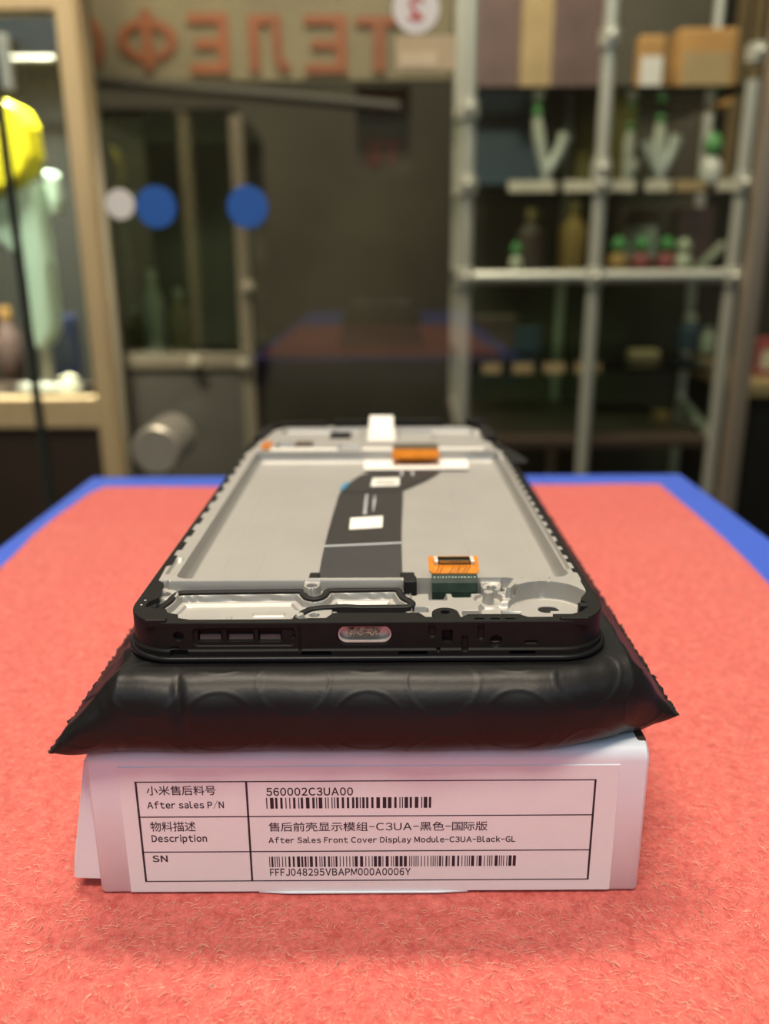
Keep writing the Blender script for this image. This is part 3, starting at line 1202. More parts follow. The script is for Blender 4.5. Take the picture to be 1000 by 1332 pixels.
# --- rubber gasket
def ribbon(path, w, z0, z1, name, material, parent, sm=None):
    pts = [Vector(p) for p in path]
    # resample smoothly
    out = []
    for i in range(len(pts) - 1):
        m = max(2, int((pts[i + 1] - pts[i]).length / .35))
        p0, p1, p2, p3 = pts[max(i - 1, 0)], pts[i], pts[i + 1], pts[min(i + 2, len(pts) - 1)]
        for k in range(m):
            t = k / m
            lin = p1.lerp(p2, t)
            cat = .5 * ((2 * p1) + (p2 - p0) * t + (2 * p0 - 5 * p1 + 4 * p2 - p3) * t * t + (3 * p1 - p0 - 3 * p2 + p3) * t ** 3)
            out.append(lin.lerp(cat, .6 if (p2 - p1).length < 4 else 0.0))
    out.append(pts[-1])
    v, f = [], []
    prof_ = [(-w, z0), (-w, z1 - .15), (-w * .7, z1), (w * .7, z1), (w, z1 - .15), (w, z0)]
    for i, p in enumerate(out):
        t = (out[min(i + 1, len(out) - 1)] - out[max(i - 1, 0)]).normalized()
        nn = Vector((-t.y, t.x))
        v += [(p.x + nn.x * a, p.y + nn.y * a, b) for a, b in prof_]
    k = len(prof_)
    for i in range(len(out) - 1):
        for j in range(k):
            j2 = (j + 1) % k
            f.append((i * k + j, i * k + j2, (i + 1) * k + j2, (i + 1) * k + j))
    f.append(tuple(range(k)))
    f.append(tuple(reversed([(len(out) - 1) * k + j for j in range(k)])))
    return mesh_obj(name, v, f, material, parent, sm, .001)


ribbon(gpath, .62, GZ - 1.2, GZ, 'gasket', M['rubber'], phone, 40)
o_l = [pl(196, 806, GZ), pl(190, 798, GZ)]

# --- usb port: nickel shell with a foam plug
cx_u, cz_u = (ux0 + ux1) / 2, (uz0 + uz1) / 2
hx_u, hz_u = (ux1 - ux0) / 2 - .12, (uz1 - uz0) / 2 - .12


def stadium(hx, hz, n=12):
    out = []
    r = hz
    for k in range(n + 1):
        a = math.radians(-90 + 180 * k / n)
        out.append((cx_u + hx - r + r * math.cos(a), cz_u + r * math.sin(a)))
    for k in range(n + 1):
        a = math.radians(90 + 180 * k / n)
        out.append((cx_u - hx + r + r * math.cos(a), cz_u + r * math.sin(a)))
    return out


so, si = stadium(hx_u, hz_u), stadium(hx_u - .22, hz_u - .22)
n = len(so)
v = [(x, .5, z) for x, z in so] + [(x, .5, z) for x, z in si] + [(x, 1.8, z) for x, z in si] + [(x, 1.8, z) for x, z in so]
f = []
for k in range(n):
    k2 = (k + 1) % n
    for a, b in ((0, 1), (1, 2), (2, 3), (3, 0)):
        f.append((a * n + k, b * n + k, b * n + k2, a * n + k2))
f.append(tuple(2 * n + k for k in range(n)))
usb = mesh_obj('usb_port', v, f, M['steel'], phone, 35, .001)
usb['label'] = 'bright nickel shell of the charging port'
fx0, fx1 = pf(452, 815)[0], pf(494, 815)[0]
MB().box(fx0, fx1, .55, 1.75, cz_u - .35, cz_u + hz_u - .28).build('foam_plug', M['foam'], usb, scale=.001, bevel=.15)


# grey mesh seen low in the speaker slots, and a black plug for the shade in the well's hole
for a, c in ((257, 288), (295, 330), (336, 366)):
    x0, z1 = pf(a + 1.5, 828)
    x1, z0 = pf(c - 1.5, 835)
    MB().box(x0, x1, .80, 1.05, z0 + .1, z1).build('speaker_mesh', M['meshgrey'], phone, scale=.001)
MB().prism([rrect(hole[0] - 1.75, hole[0] + 1.75, hole[1] - 1.25, hole[1] + 1.25, 1.2, 6)], 1.95, 3.38).build('hole_shade_plug', M['plastic'], phone, scale=.001)


# --- black flex cable
def strip(name, rows, mt, parent, thick=.10):
    """rows of (left xyz, right xyz)"""
    v, f = [], []
    for (a, b) in rows:
        v += [a, b, (b[0], b[1], b[2] - thick), (a[0], a[1], a[2] - thick)]
    for i in range(len(rows) - 1):
        for k in range(4):
            k2 = (k + 1) % 4
            f.append((i * 4 + k, i * 4 + k2, i * 4 + 4 + k2, i * 4 + 4 + k))
    f += [(3, 2, 1, 0), tuple((len(rows) - 1) * 4 + k for k in range(4))]
    return mesh_obj(name, v, f, mt, parent, None, .001)


FZ = 3.75


def r3(px, py, z):
    return (*pl(px, py, z), z)


fl = [((413, 752), (524, 752)), ((415, 745), (523, 745)), ((418, 728), (522.5, 728)), ((422, 710), (522, 706)), ((427, 690), (522, 690)), ((434, 665), (523, 665)), ((440, 645), (524, 645)), ((443, 640), (524, 636.5))]
rows_ = [(r3(*a, FZ), r3(*b, FZ)) for a, b in fl]
flex = strip('ribbon_cable', [rows_[k] for k in (3, 4, 5, 6, 7)], M['flex'], phone)
flex['label'] = 'wide black flex cable'
strip('grey_section', rows_[:4], M['flexgrey'], flex)
hd = [(443, 640), (449, 634), (458, 625), (468, 618.5), (482, 614), (500, 611.6), (540, 611), (573, 611), (568, 616), (556, 623), (540, 630), (527, 635.5), (524, 636.5)]
MB().prism([[pl(x, y, FZ + .1) for x, y in hd]], FZ - .02, FZ + .12).build('cable_head', M['flex'], flex, scale=.001)
strip('silver_line', [(r3(421.5, 711, FZ + .06), r3(522, 706.5, FZ + .06)), (r3(421.7, 709.4, FZ + .06), r3(522, 705, FZ + .06))], M['greymark'], flex, .06)
strip('fold_line', [(r3(443, 640.6, FZ + .16), r3(524, 637.2, FZ + .16)), (r3(443, 639.8, FZ + .16), r3(524, 636.4, FZ + .16))], M['flexgrey'], flex, .04)
strip('blue_edge', [(r3(441.5, 637, FZ + .02), r3(447, 638, FZ + .02)), (r3(449, 627.5, FZ + .02), r3(455, 628, FZ + .02))], M['bluefilm'], flex, .04)


def quad(name, pts, z, mt, parent, th=.06):
    return MB().prism([[pl(x, y, z) for x, y in pts]], z - th, z).build(name, mt, parent, scale=.001)


quad('cable_sticker', [(454, 688.5), (456, 673.5), (498, 671), (497, 686)], FZ + .12, M['tape'], flex)
quad('cable_sticker', [(482, 632.5), (484.5, 622), (519.5, 621), (519, 631.5)], FZ + .22, M['tape'], flex)
for k in range(9):                      # smudged print on the smaller sticker
    x = 489 + k * 2.9
    quad('sticker_mark', [(x, 629.3), (x + .2, 624.6 + (k % 3) * .5), (x + 1.6, 624.5), (x + 1.5, 629.2)], FZ + .26, M['flexgrey'], flex, .03)
rg = random.Random(11)
for col, (xa, ya, yb) in enumerate(((477, 643.5, 667), (487.5, 645, 664))):   # faint upright print
    y = ya
    while y < yb:
        h_ = rg.uniform(.8, 1.9)
        w_ = rg.uniform(3.2, 5.4) if col == 0 else rg.uniform(1.6, 4)
        s = (y - ya) * -.12
        quad('cable_print', [(xa - w_ / 2 + s, y + h_), (xa - w_ / 2 + s, y), (xa + w_ / 2 + s, y), (xa + w_ / 2 + s, y + h_)], FZ + .05, M['greymark'], flex, .03)
        y += h_ + rg.uniform(.5, .9)
quad('tick_mark', [(521, 618.5), (521, 612.5), (524, 612.5), (523.5, 618.5)], FZ + .22, M['greymark'], flex)
quad('tick_mark', [(535.5, 618), (534, 612.5), (537, 612.5), (538.5, 618)], FZ + .22, M['greymark'], flex)
# clips beside the cable
for a, b, c, d, z1 in ((401, 752, 416, 744, 4.4), (521, 752, 539, 743.5, 4.4)):
    p0, p1 = pl(a, b, z1), pl(c, d, z1)
    MB().box(p0[0], p1[0], max(20.0, p0[1] - 1), p1[1], 3.3, z1).build('foam_pad', M['rubber'], phone, scale=.001, bevel=.3)
p0 = pl(534, 757, T)
MB().box(p0[0] - .75 - .5, p0[0] + 1.1, 16.6, 19.6, 4.2, T + .25).build('ridge_clip', M['rubber'], phone, scale=.001, bevel=.25)

# --- white tapes and orange flex at the far end
tp = quad('white_tape', [(473, 611), (474, 598.5), (607, 597), (610, 609.5)], FZ + .35, M['tape'], phone, .15)
tab = strip('white_tab', [((-2.2, 137, T + .1), (6.6, 137, T + .1)), ((-2.2, 146, T + .2), (6.5, 146, T + .2)), ((-2.0, 158, T + 1.0), (6.3, 158, T + 1.0)), ((-1.9, 163.4, T + 3.1), (6.2, 163.4, T + 3.1)), ((-2.0, 165.5, T + 3.0), (6.2, 165.5, T + 3.0))], M['tape'], phone)
MB().prism([[pl(510, 595.5, T - .3), pl(511, 584, T - .3), pl(570, 583.5, T - .3), pl(572, 595, T - .3)]], T - .75, T - .1).build('orange_flex', M['polyimide'], phone, scale=.001)
MB().prism([[pl(511, 584, T), pl(511.5, 577.5, T), pl(569, 577, T), pl(570, 584, T)]], T - .5, T + .15).build('flex_end', M['dimalu'], phone, scale=.001)
for a, b, c, d, mt in ((428, 570, 457, 562.5, 'rubber'), (384, 579, 407, 574.5, 'dimalu'), (338, 583, 356, 575, 'polyimide')):
    p0, p1 = pl(a, b, T), pl(c, d, T)
    MB().box(p0[0], p1[0], p0[1], p1[1], T - 1, T + .25).build('foam_pad' if mt != 'polyimide' else 'orange_pad', M[mt], phone, scale=.001, bevel=.15)
# power key flex sticking out on the right
kf = MB().prism([[(38.9, 118), (38.9, 143), (41.5, 141), (44.6, 130), (46.2, 121), (44.5, 117.5), (41.5, 118)]], 3.6, 4.2).build('side_key_flex', M['rubber'], phone, scale=.001, bevel=.1)

# --- green connector cable with its orange board
cxs = [pl(561.5, 752, T)[0], pl(621, 752, T)[0]]
yy = [(17.1, 2.9), (17.5, 4.6), (18.2, 6.1), (19.0, 6.95), (20.2, 7.28), (21.6, 7.30)]
cable = strip('connector_cable', [((cxs[0], y, z), (cxs[1], y, z)) for y, z in yy], M['greenflex'], phone, .12)
cable['label'] = 'dark green flex with an orange connector board'
CZ = 7.36


def pc(px, py):
    return pl(px, py, CZ)


bd = [pc(*p) for p in ((562, 745.6), (558, 742.4), (556.3, 725), (558, 723.3), (619.5, 723), (621.5, 725), (623, 742), (620.5, 745.4))]
board = MB().prism([bd], CZ - .18, CZ).build('connector_board', M['polyimide'], cable, scale=.001)
rg = random.Random(6)
xx = cxs[0] + .3
while xx < cxs[1] - .4:
    w_ = rg.uniform(.12, .45)
    MB().box(xx, xx + w_, 18.86, 19.04, 6.80, 6.99).build('solder_dot', M['pcbwhite'], cable, scale=.001)
    xx += w_ + rg.uniform(.1, .4)
s0, s1 = pc(568, 734.5), pc(612, 727.5)
sock = MB()
sock.box(s0[0], s1[0], s0[1], s1[1], CZ, CZ + .25)
sock.box(s0[0], s1[0], s0[1] + .1, s0[1] + .55, CZ, CZ + .62)
sock.box(s0[0], s1[0], s1[1] - .55, s1[1] - .1, CZ, CZ + .62)
sock.build('connector_socket', M['rubber'], cable, scale=.001, bevel=.05)
for xa, xb in ((s0[0] - .5, s0[0] + .3), (s1[0] - .3, s1[0] + .5)):
    MB().box(xa, xb, s0[1] - .1, s1[1] + .1, CZ, CZ + .72).build('socket_end', M['steel'], cable, scale=.001, bevel=.12)
NP_ = 16
for k in range(NP_):
    x = s0[0] + .65 + (s1[0] - s0[0] - 1.3) * k / (NP_ - 1)
    MB().box(x - .085, x + .085, s1[1] - .6, s1[1] + .02, CZ, CZ + .70).build('contact_pin', M['gold'], cable, scale=.001)
    mb = MB()
    mb.box(x - .085, x + .085, s0[1] + .02, s0[1] + .62, CZ, CZ + .70)
    mb.box(x - .085, x + .085, s0[1] - .55, s0[1] + .02, CZ, CZ + .14)
    mb.build('contact_pin', M['gold'], cable, scale=.001)
for a in ((571, 736, 568, 744), (576, 738, 572, 745), (590, 738, 584, 745), (598, 738, 595, 744), (607, 737, 602, 745), (612, 736, 606, 745)):
    p, q_ = pc(a[0], a[1]), pc(a[2], a[3])
    MB().tube([(p[0], p[1], CZ), (q_[0], q_[1], CZ)], .06, 6).build('copper_trace', M['brown'], cable, scale=.001)

# ---------------------------------------------------------------- glass door just behind the table
GY = 0.66
door = empty('door_1', (0, GY, 0))
structure(door)
MB().box(-1.10, 1.30, 0, .008, 0.02, 2.45).build('glass_pane', M['glass'], door)
kx, kz = upright(203, 586, 0.60)
kn = MB()
pr = [(.0165, -.062), (.0180, -.060), (.0180, -.0545)]
for k in range(4):
    y = -.0535 + k * .0122
    pr += [(.0118, y), (.0118, y + .0048), (.0180, y + .0056), (.0180, y + .0116)]
pr += [(.013, -.004), (.013, -.0005)]
kn.lathe(pr, 40, (kx, 0, kz), 'Y')
knob = kn.build('door_knob', M['dimchrome'], door, 35)
knob['label'] = 'ribbed round metal knob'
# dark upright edge strip of the sliding pane at the left
x_, _ = upright(38, 400, GY)
MB().box(x_ - .004, x_ + .001, -.006, -.0005, .02, 2.45).build('edge_seal', M['seal'], door)


def disc_sticker(px, py, r, mt, label):
    x, z = upright(px, py, GY)
    t = empty('round_sticker', (x, GY - .0006, z))
    tag(t, label, 'sticker', None)
    MB().lathe([(r - .0002, -.0003), (r, 0.0), (r, .0004)], 40, (0, 0, 0), 'Y').build('vinyl_disc', mt, t)
    return t


disc_sticker(156.5, 266, .0108, M['stickwhite'], 'small round white sticker on the glass, leftmost of the row of three dots')
disc_sticker(203.5, 269.5, .0150, M['stickblue'], 'round blue sticker on the glass touching the white dot')
disc_sticker(322, 269.5, .0152, M['stickblue'], 'round blue sticker on the glass standing apart on the right')
st = disc_sticker(541, 11, .0163, M['stickwhite'], 'round white sticker with a red figure at the top of the glass')
text_mesh('2', 'red_figure', -.0055, .0055, -.0075, .0075, -.0006, M['red'], st, mirror=True, scale=1.0, bold=.03, depth=.0002)
x0, z1 = upright(515, 47, GY)
x1, z0 = upright(590, 91, GY)
nt_ = empty('notice', (0, GY - .0006, 0))
tag(nt_, 'small beige paper notice on the glass below the round red and white sticker', 'notice')
MB().box(x0, x1, -.0004, .0004, z0, z1).build('paper', M['stickbeige'], nt_)
MB().box(x0 + .003, x1 - .012, -.0008, -.0004, z0 + .002, z0 + .011).build('pale_strip', M['stickpale'], nt_)

# ---------------------------------------------------------------- shop sign seen from behind
SY = 1.75
x0, zt = upright(-10, -25, SY)
x1, zb = upright(598, 103, SY)
sign = empty('shop_sign', (0, SY, 0))
tag(sign, 'long olive shop sign with orange letters reading backwards at the top left', 'sign')
MB().box(x0, x1, 0, .02, zb, zt + .1).build('sign_board', M['film'], sign)
for hx in (x0 + .05, x1 - .05):
    MB().tube([(hx, .01, zt + .09), (hx, .01, RZ)], .004, 8).build('hanging_rod', M['dimalu'], sign)
cells = [('Т', 462, 524, 22, 94), ('Е', 395, 452, 20, 96), ('Л', 322, 378, 20, 94), ('Е', 244, 300, 18, 96), ('Ф', 150, 234, 14, 92), ('О', 86, 140, 18, 94), ('Н', 18, 70, 18, 94)]


def block_letter(ch):
    """thick sign lettering on a unit square: list of outlines (with holes)"""
    w, h = .26, .17
    E_ = [[(0, 0), (1, 0), (1, h), (w, h), (w, .42), (.85, .42), (.85, .58), (w, .58), (w, 1 - h), (1, 1 - h), (1, 1), (0, 1)]]
    ring = lambda rx, ry, n=36: [(.5 + rx * math.cos(2 * math.pi * k / n), .5 + ry * math.sin(2 * math.pi * k / n)) for k in range(n)]
    return {'Т': [[(.37, 0), (.63, 0), (.63, 1 - h), (1, 1 - h), (1, 1), (0, 1), (0, 1 - h), (.37, 1 - h)]], 'Е': E_,
            'Л': [[(0, 0), (.18, 0), (.32, .06), (.40, .2), (.44, 1 - h), (.74, 1 - h), (.74, 0), (1, 0), (1, 1), (.2, 1), (.17, .3), (.12, h), (0, h)]],
            'О': [ring(.5, .5), ring(.27, .33)],
            'Ф': [ring(.5, .36), ring(.33, .22), ],
            'Н': [[(0, 0), (w, 0), (w, .42), (1 - w, .42), (1 - w, 0), (1, 0), (1, 1), (1 - w, 1), (1 - w, .58), (w, .58), (w, 1), (0, 1)]]}[ch]


for ch, a, c, b, d in cells:
    xa, za = upright(a, b, SY)
    xb, zb_ = upright(c, d, SY)
    m_ = MB()
    fit = lambda lp: [(xb + (xa - xb) * u_, zb_ + (za - zb_) * w_) for u_, w_ in lp]
    m_.prism([fit(lp) for lp in block_letter(ch)], 0, .006)
    if ch == 'Ф':
        m_.prism([fit([(.41, 0), (.59, 0), (.59, 1), (.41, 1)])], -.001, .007)
    m_.v = [(p[0], -p[2], p[1]) for p in m_.v]
    m_.build('sign_letter', M['signred'], sign)
# hanging awning cloth under the sign
aw = []
for k in range(24):
    px = 112 + (520 - 112) * k / 23
    sag = 106 + 34 * (k / 23) ** 1.2
    xa, za = upright(px, sag - 8, SY - .05)
    xb, zb_ = upright(px, sag + 9, SY - .05)
    aw.append([(xa, SY - .05, za), (xa, SY - .065, (za + zb_) / 2), (xb, SY - .05, zb_), (xb, SY - .035, (za + zb_) / 2)])
awo = grid_obj('awning_roll', np.array(aw), M['greybrown'], closed_v=True, smooth=180)
tag(awo, 'grey rolled awning sloping below the shop sign', 'awning')
lines = [('РЕ', 478, 524, 122, 148), ('ТЕ', 474, 522, 184, 214)]
small = empty('small_sign', (0, SY + .1, 0))
tag(small, 'dim small sign with two dark red lines reading backwards under the long sign', 'sign')
xa, za = upright(462, 112, SY + .1)
xb, zb_ = upright(534, 226, SY + .1)
MB().box(xa, xb, 0, .01, zb_, za).build('sign_board', M['darksign'], small)
for hx in (xa + .01, xb - .01):
    MB().tube([(hx, .005, za - .005), (hx, .005, RZ)], .002, 8).build('hanging_rod', M['dimalu'], small)
for ch, a, c, b, d in lines:
    xa, za = upright(a, b, SY + .1)
    xb, zb_ = upright(c, d, SY + .1)
    text_mesh(ch, 'sign_letter', xa, xb, zb_, za, -.003, M['signdark'], small, mirror=True, scale=1.0, bold=.02, depth=.004)

# ---------------------------------------------------------------- showcase on the left with a beige frame
LY = 1.25
case = empty('showcase', (0, LY, 0))
tag(case, 'tall beige framed glass showcase at the left edge', 'showcase')
xp0, _ = upright(103, 320, LY)
xp1, _ = upright(126, 320, LY)
zr1 = upright(70, 519, LY)[1]
zr0 = upright(70, 557, LY)[1]
ztop = upright(40, 2, LY)[1]
XL0 = -1.15
MB().box(xp0, xp1, 0, .03, .05, ztop + .25).build('post', M['beigewood'], case, bevel=.002)
MB().box(XL0, xp0, 0, .03, zr0, zr1).build('lower_rail', M['beigewood'], case, bevel=.002)
MB().box(XL0, xp0, 0, .03, ztop - .010, ztop + .05).build('upper_rail', M['beigewood'], case, bevel=.002)
MB().box(XL0, xp0, .004, .02, .08, zr0).build('base_panel', M['brown'], case)
xbk = upright(112, 320, LY + .31)[0]
MB().box(XL0, xbk, .31, .32, .05, ztop + .25).build('back_panel', M['darkback'], case)
MB().box(XL0, xbk - .005, .03, .31, zr0 + .02, zr1 - .02).build('floor_board', M['brown'], case)
MB().box(XL0, xp1, 0, .32, ztop + .25, ztop + .28).build('top_board', M['beigewood'], case)
MB().box(XL0, xp0, .012, .016, zr1, ztop - .01).build('glass_front', M['glass'], case)
xh, zh_ = upright(5, 78, LY)
MB().box(xh - .012, xh + .012, -.012, 0, zh_ - .04, zh_ + .03).build('lock', M['chrome'], case, bevel=.003)
MB().tube([(XL0 + .01, .25, upright(40, 76, LY + .25)[1]), (upright(70, 76, LY + .25)[0], .25, upright(40, 76, LY + .25)[1])], .004, 8).build('hanging_rod', M['chrome'], case)

# lit figure and other goods in the showcase
M['mint'] = mat('pale_mint_plastic', (0.66, 0.84, 0.68), 0.4, noise_amt=0.04, noise_scale=12)
M['yellow'] = mat('bright_yellow_plastic', (0.86, 0.72, 0.02), 0.4, noise_amt=0.06, noise_scale=10)
IY = LY + .14
fig = empty('display_figure', (0, IY, zr1 - .001))
tag(fig, 'pale mint display figure with a bright yellow head in the left showcase', 'figure')


def lump(name, cx, cz, rx, rz, ry, mt, parent, tilt=0.0, taper=0.0, zoff=0.0):
    v, f = [], []
    nu_, nv_ = 20, 14
    for j in range(nv_ + 1):
        a = -math.pi / 2 + math.pi * j / nv_
        for i in range(nu_):
            b = 2 * math.pi * i / nu_
            x = rx * math.cos(a) * math.cos(b) * (1 + taper * math.sin(a))
            y = ry * math.cos(a) * math.sin(b)
            z = rz * math.sin(a)
            v.append((cx + x * math.cos(tilt) - z * math.sin(tilt), y, cz + x * math.sin(tilt) + z * math.cos(tilt) - zoff))
    for j in range(nv_):
        for i in range(nu_):
            i2 = (i + 1) % nu_
            f.append((j * nu_ + i, j * nu_ + i2, (j + 1) * nu_ + i2, (j + 1) * nu_ + i))
    return mesh_obj(name, v, f, mt, parent, 180)


Z0 = zr1 - .001


def fx(px, py):
    x, z = upright(px, py, IY)
    return x, z - Z0


def card_shape(name, pts, mt, parent, t=.02):
    """rounded slab upright in XZ"""
    lp = [fx(*p) for p in pts]
    m = MB().prism([lp], -t / 2, t / 2)
    m.v = [(a, c, b) for a, b, c in m.v]
    m.f = [tuple(reversed(q)) for q in m.f]
    return m.build(name, mt, parent, bevel=.006)


card_shape('body', [(2, 262), (30, 250), (52, 236), (60, 300), (66, 340), (76, 430), (68, 446), (58, 452), (50, 447), (44, 400), (34, 345), (18, 325), (-20, 300), (-20, 262)], M['mint'], fig, .05)
card_shape('head', [(-20, 135), (10, 132), (32, 142), (44, 165), (50, 205), (44, 226), (28, 240), (8, 252), (-20, 262)], M['yellow'], fig, .06)
card_shape('side_arm', [(60, 222), (74, 226), (80, 262), (78, 282), (70, 280), (64, 250)], M['mint'], fig, .03)
bs = fx(59, 450)
MB().box(bs[0] - .006, bs[0] + .006, -.006, .006, .004, bs[1] + .02).build('stand_rod', M['chrome'], fig)
MB().lathe([(.05, 0.0), (.05, .005), (.02, .008)], 24, (bs[0], 0, 0)).build('stand_base', M['chrome'], fig, 35)

area = area_light('added_showcase_light', (-.60, LY + .09, ztop + .225), (.20, .05), 14, (1.0, .95, .82))  # lamp added inside the case to brighten the display figure
area.data.spread = math.radians(75)
lampc = empty('added_strip_lamp', (-.60, LY + .10, ztop + .25))
tag(lampc, 'added slim strip lamp in the left showcase to brighten the figure', 'lamp')
MB().box(-.115, .115, -.035, .035, -.018, 0).build('housing', M['stickwhite'], lampc, bevel=.003)


def goods(name, label, cat, px, py_top, py_bot, wpx, Y, mt, parts=None, group=None, kind='box', base_z=None):
    """upright small item standing on a shelf"""
    x, zb_ = upright(px, py_bot, Y)
    _, zt_ = upright(px, py_top, Y)
    w = wpx / 1045 * Y
    zb2 = base_z if base_z is not None else zb_
    t = empty(name, (x, Y, zb2))
    tag(t, label, cat, group)
    h = zt_ - zb2
    if kind == 'box':
        MB().box(-w / 2, w / 2, -w * .3, w * .3, 0, h).build('body', mt, t, bevel=min(.004, w * .1))
        if parts:
            MB().box(-w * .4, w * .4, -w * .3 - .001, -w * .3, h * .2, h * .7).build('panel', parts, t)
    elif kind == 'bottle':
        MB().lathe([(w * .46, 0), (w * .5, h * .03), (w * .5, h * .62), (w * .22, h * .78), (w * .2, h * .86)], 24).build('body', mt, t, 35)
        MB().lathe([(w * .24, h * .85), (w * .24, h)], 20).build('cap', parts or M['stickwhite'], t, 35)
    elif kind == 'toy':
        MB().lathe([(w * .25, 0), (w * .5, h * .15), (w * .46, h * .45), (w * .2, h * .6)], 20).build('body', mt, t, 60)
        MB().lathe([(w * .1, h * .55), (w * .38, h * .68), (w * .38, h * .85), (w * .1, h)], 20).build('head', parts or mt, t, 60)
    return t


M['navy'] = mat('navy_card', (0.03, 0.045, 0.13), 0.5)
M['cream'] = mat('cream_plastic', (0.60, 0.55, 0.40), 0.4, noise_amt=.05)
M['orange'] = mat('orange_card', (0.46, 0.24, 0.07), 0.6, noise_amt=.12, noise_scale=20)
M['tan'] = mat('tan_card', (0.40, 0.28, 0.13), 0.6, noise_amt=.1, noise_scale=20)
M['plum'] = mat('dull_plum_card', (0.13, 0.075, 0.065), 0.6, noise_amt=.15, noise_scale=20)
M['pink'] = mat('dull_red_pink_plastic', (0.34, 0.07, 0.07), 0.5, noise_amt=.1)
M['green'] = mat('leaf_green_plastic', (0.10, 0.30, 0.09), 0.5, noise_amt=.1)
M['darkolive'] = mat('dark_olive_card', (0.13, 0.10, 0.025), 0.6, noise_amt=.15, noise_scale=20)
M['darkblue'] = mat('slate_blue_card', (0.055, 0.075, 0.11), 0.6, noise_amt=.1)
M['white'] = mat('white_plastic', (0.72, 0.68, 0.60), 0.35)
goods('gift_box', 'small navy box behind the post in the left showcase', 'box', 92, 410, 520, 34, LY + .24, M['navy'], M['darkblue'], base_z=Z0)
goods('small_jar', 'small pale round jar on the floor of the left showcase', 'jar', 92, 488, 519, 26, LY + .08, M['cream'], M['cream'], kind='toy', base_z=Z0)
goods('storage_bottle', 'brownish slim bottle at the far left of the showcase', 'bottle', 22, 400, 519, 30, LY + .22, M['plum'], M['orange'], kind='bottle', base_z=Z0)

# upright dull aluminium profile beside the showcase
x0, _ = upright(122, 350, 1.575)
x1, _ = upright(146, 350, 1.575)
zt = 2.2
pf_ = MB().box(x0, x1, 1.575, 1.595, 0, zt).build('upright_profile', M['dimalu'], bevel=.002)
tag(pf_, 'dull aluminium upright just right of the beige showcase post', 'post')

# ---------------------------------------------------------------- counter case in the middle
CY = 1.60
cc = empty('counter_case', (0, CY, 0))
tag(cc, 'low dim glass counter case with a thin metal frame, left of the middle', 'showcase')
xa, za = upright(150, 476, CY)
xb, zb_ = upright(322, 464, CY)
za = (za + zb_) / 2
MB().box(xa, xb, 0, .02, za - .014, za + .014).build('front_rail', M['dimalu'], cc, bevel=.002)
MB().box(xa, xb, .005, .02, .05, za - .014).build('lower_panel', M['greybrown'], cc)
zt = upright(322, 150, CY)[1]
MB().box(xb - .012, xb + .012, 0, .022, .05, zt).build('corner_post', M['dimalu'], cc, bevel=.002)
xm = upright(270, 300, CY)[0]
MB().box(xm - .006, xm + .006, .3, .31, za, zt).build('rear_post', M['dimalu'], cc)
MB().box(xa, xb, .004, .008, za + .014, zt).build('glass_front', M['shelfglass'], cc)
MB().box(xa, xb, .0, .34, zt, zt + .012).build('top_glass', M['shelfglass'], cc)
MB().box(xa, xb, .34, .35, .05, zt).build('back_panel', M['olive'], cc)
MB().box(xa, xb, .02, .34, za - .012, za + .004).build('shelf_board', M['greybrown'], cc)
for px, py in ((322, 373), (316, 474), (252, 472)):
    x, z = upright(px, py, CY - .012)
    MB().lathe([(.004, -.006), (.011, -.004), (.011, .004), (.006, .012)], 18, (x, -.006, z), 'Y').build('rail_joint', M['jointgrey'], cc, 40)
shz = za + .004
for (px, pt, w, mt, lab) in ((205, 350, 26, 'cream', 'pale small bottle on the counter case shelf, left one'), (238, 375, 24, 'tan', 'tan small bottle on the counter case shelf, right one'), (180, 400, 24, 'darkolive', 'dark olive small bottle at the left end of the counter case shelf')):
    goods('small_bottle', lab, 'bottle', px, pt, 465, w, CY + .16, M[mt], M['cream'], kind='bottle', base_z=shz)

# ---------------------------------------------------------------- tube rack on the right
KY = 1.30
rack = empty('tube_rack', (0, KY, 0))
tag(rack, 'chrome tube display rack with glass shelves on the right', 'rack')


def pole(px, py, Y, r, z0, z1, name='pole', mt='chrome', parent=None):
    x, _ = upright(px, py, Y)
    MB().tube([(x, Y - KY, z0), (x, Y - KY, z1)], r, 16).build(name, M[mt], parent or rack, 40)
    return x


RT = 0.0100
xA = pole(606, 310, KY, RT, .02, 2.0)
xB = pole(776, 310, KY, RT, .02, 2.0)
xC = pole(957, 310, KY, RT, .02, upright(957, 105, KY)[1])
xA2 = pole(594, 310, KY + .40, .010, .02, 2.0)
xB2 = pole(727, 420, KY + .40, .009, .02, 2.0)
xC2 = pole(895, 420, KY + .40, .009, .02, 2.0)
zS2 = upright(776, 360, KY)[1]
zS1 = upright(776, 240, KY)[1]
zS3 = upright(776, 470, KY + .1)[1]
zS0 = upright(776, 112, KY)[1]
zS4 = upright(776, 572, KY)[1]
for a, b in ((xA, xB), (xB, xC)):
    MB().tube([(a, 0, zS2), (b, 0, zS2)], RT * .95, 16).build('cross_tube', M['chrome'], rack, 40)
for z in (zS2, zS4):
    for a, b in ((xA, xA2), (xC, xC2)):
        MB().tube([(a, 0, z), (b, .40, z)], .008, 12).build('side_tube', M['chrome'], rack, 40)
for x, zz in ((xA, (zS0 - .03, zS1, zS2)), (xB, (zS0 + .06, zS1 + .02, zS1, zS2)), (xC, (zS1, zS2, zS1 + .17))):
    for z in zz:
        MB().lathe([(RT * 1.05, -.013), (RT * 1.45, -.011), (RT * 1.45, .011), (RT * 1.05, .013)], 18, (x, 0, z)).build('tube_joint', M['chrome'], rack, 40)
        MB().lathe([(.003, -.008), (.006, -.005), (.006, .0)], 14, (x, -RT * 1.4, z), 'Y').build('joint_screw', M['chrome'], rack, 40)
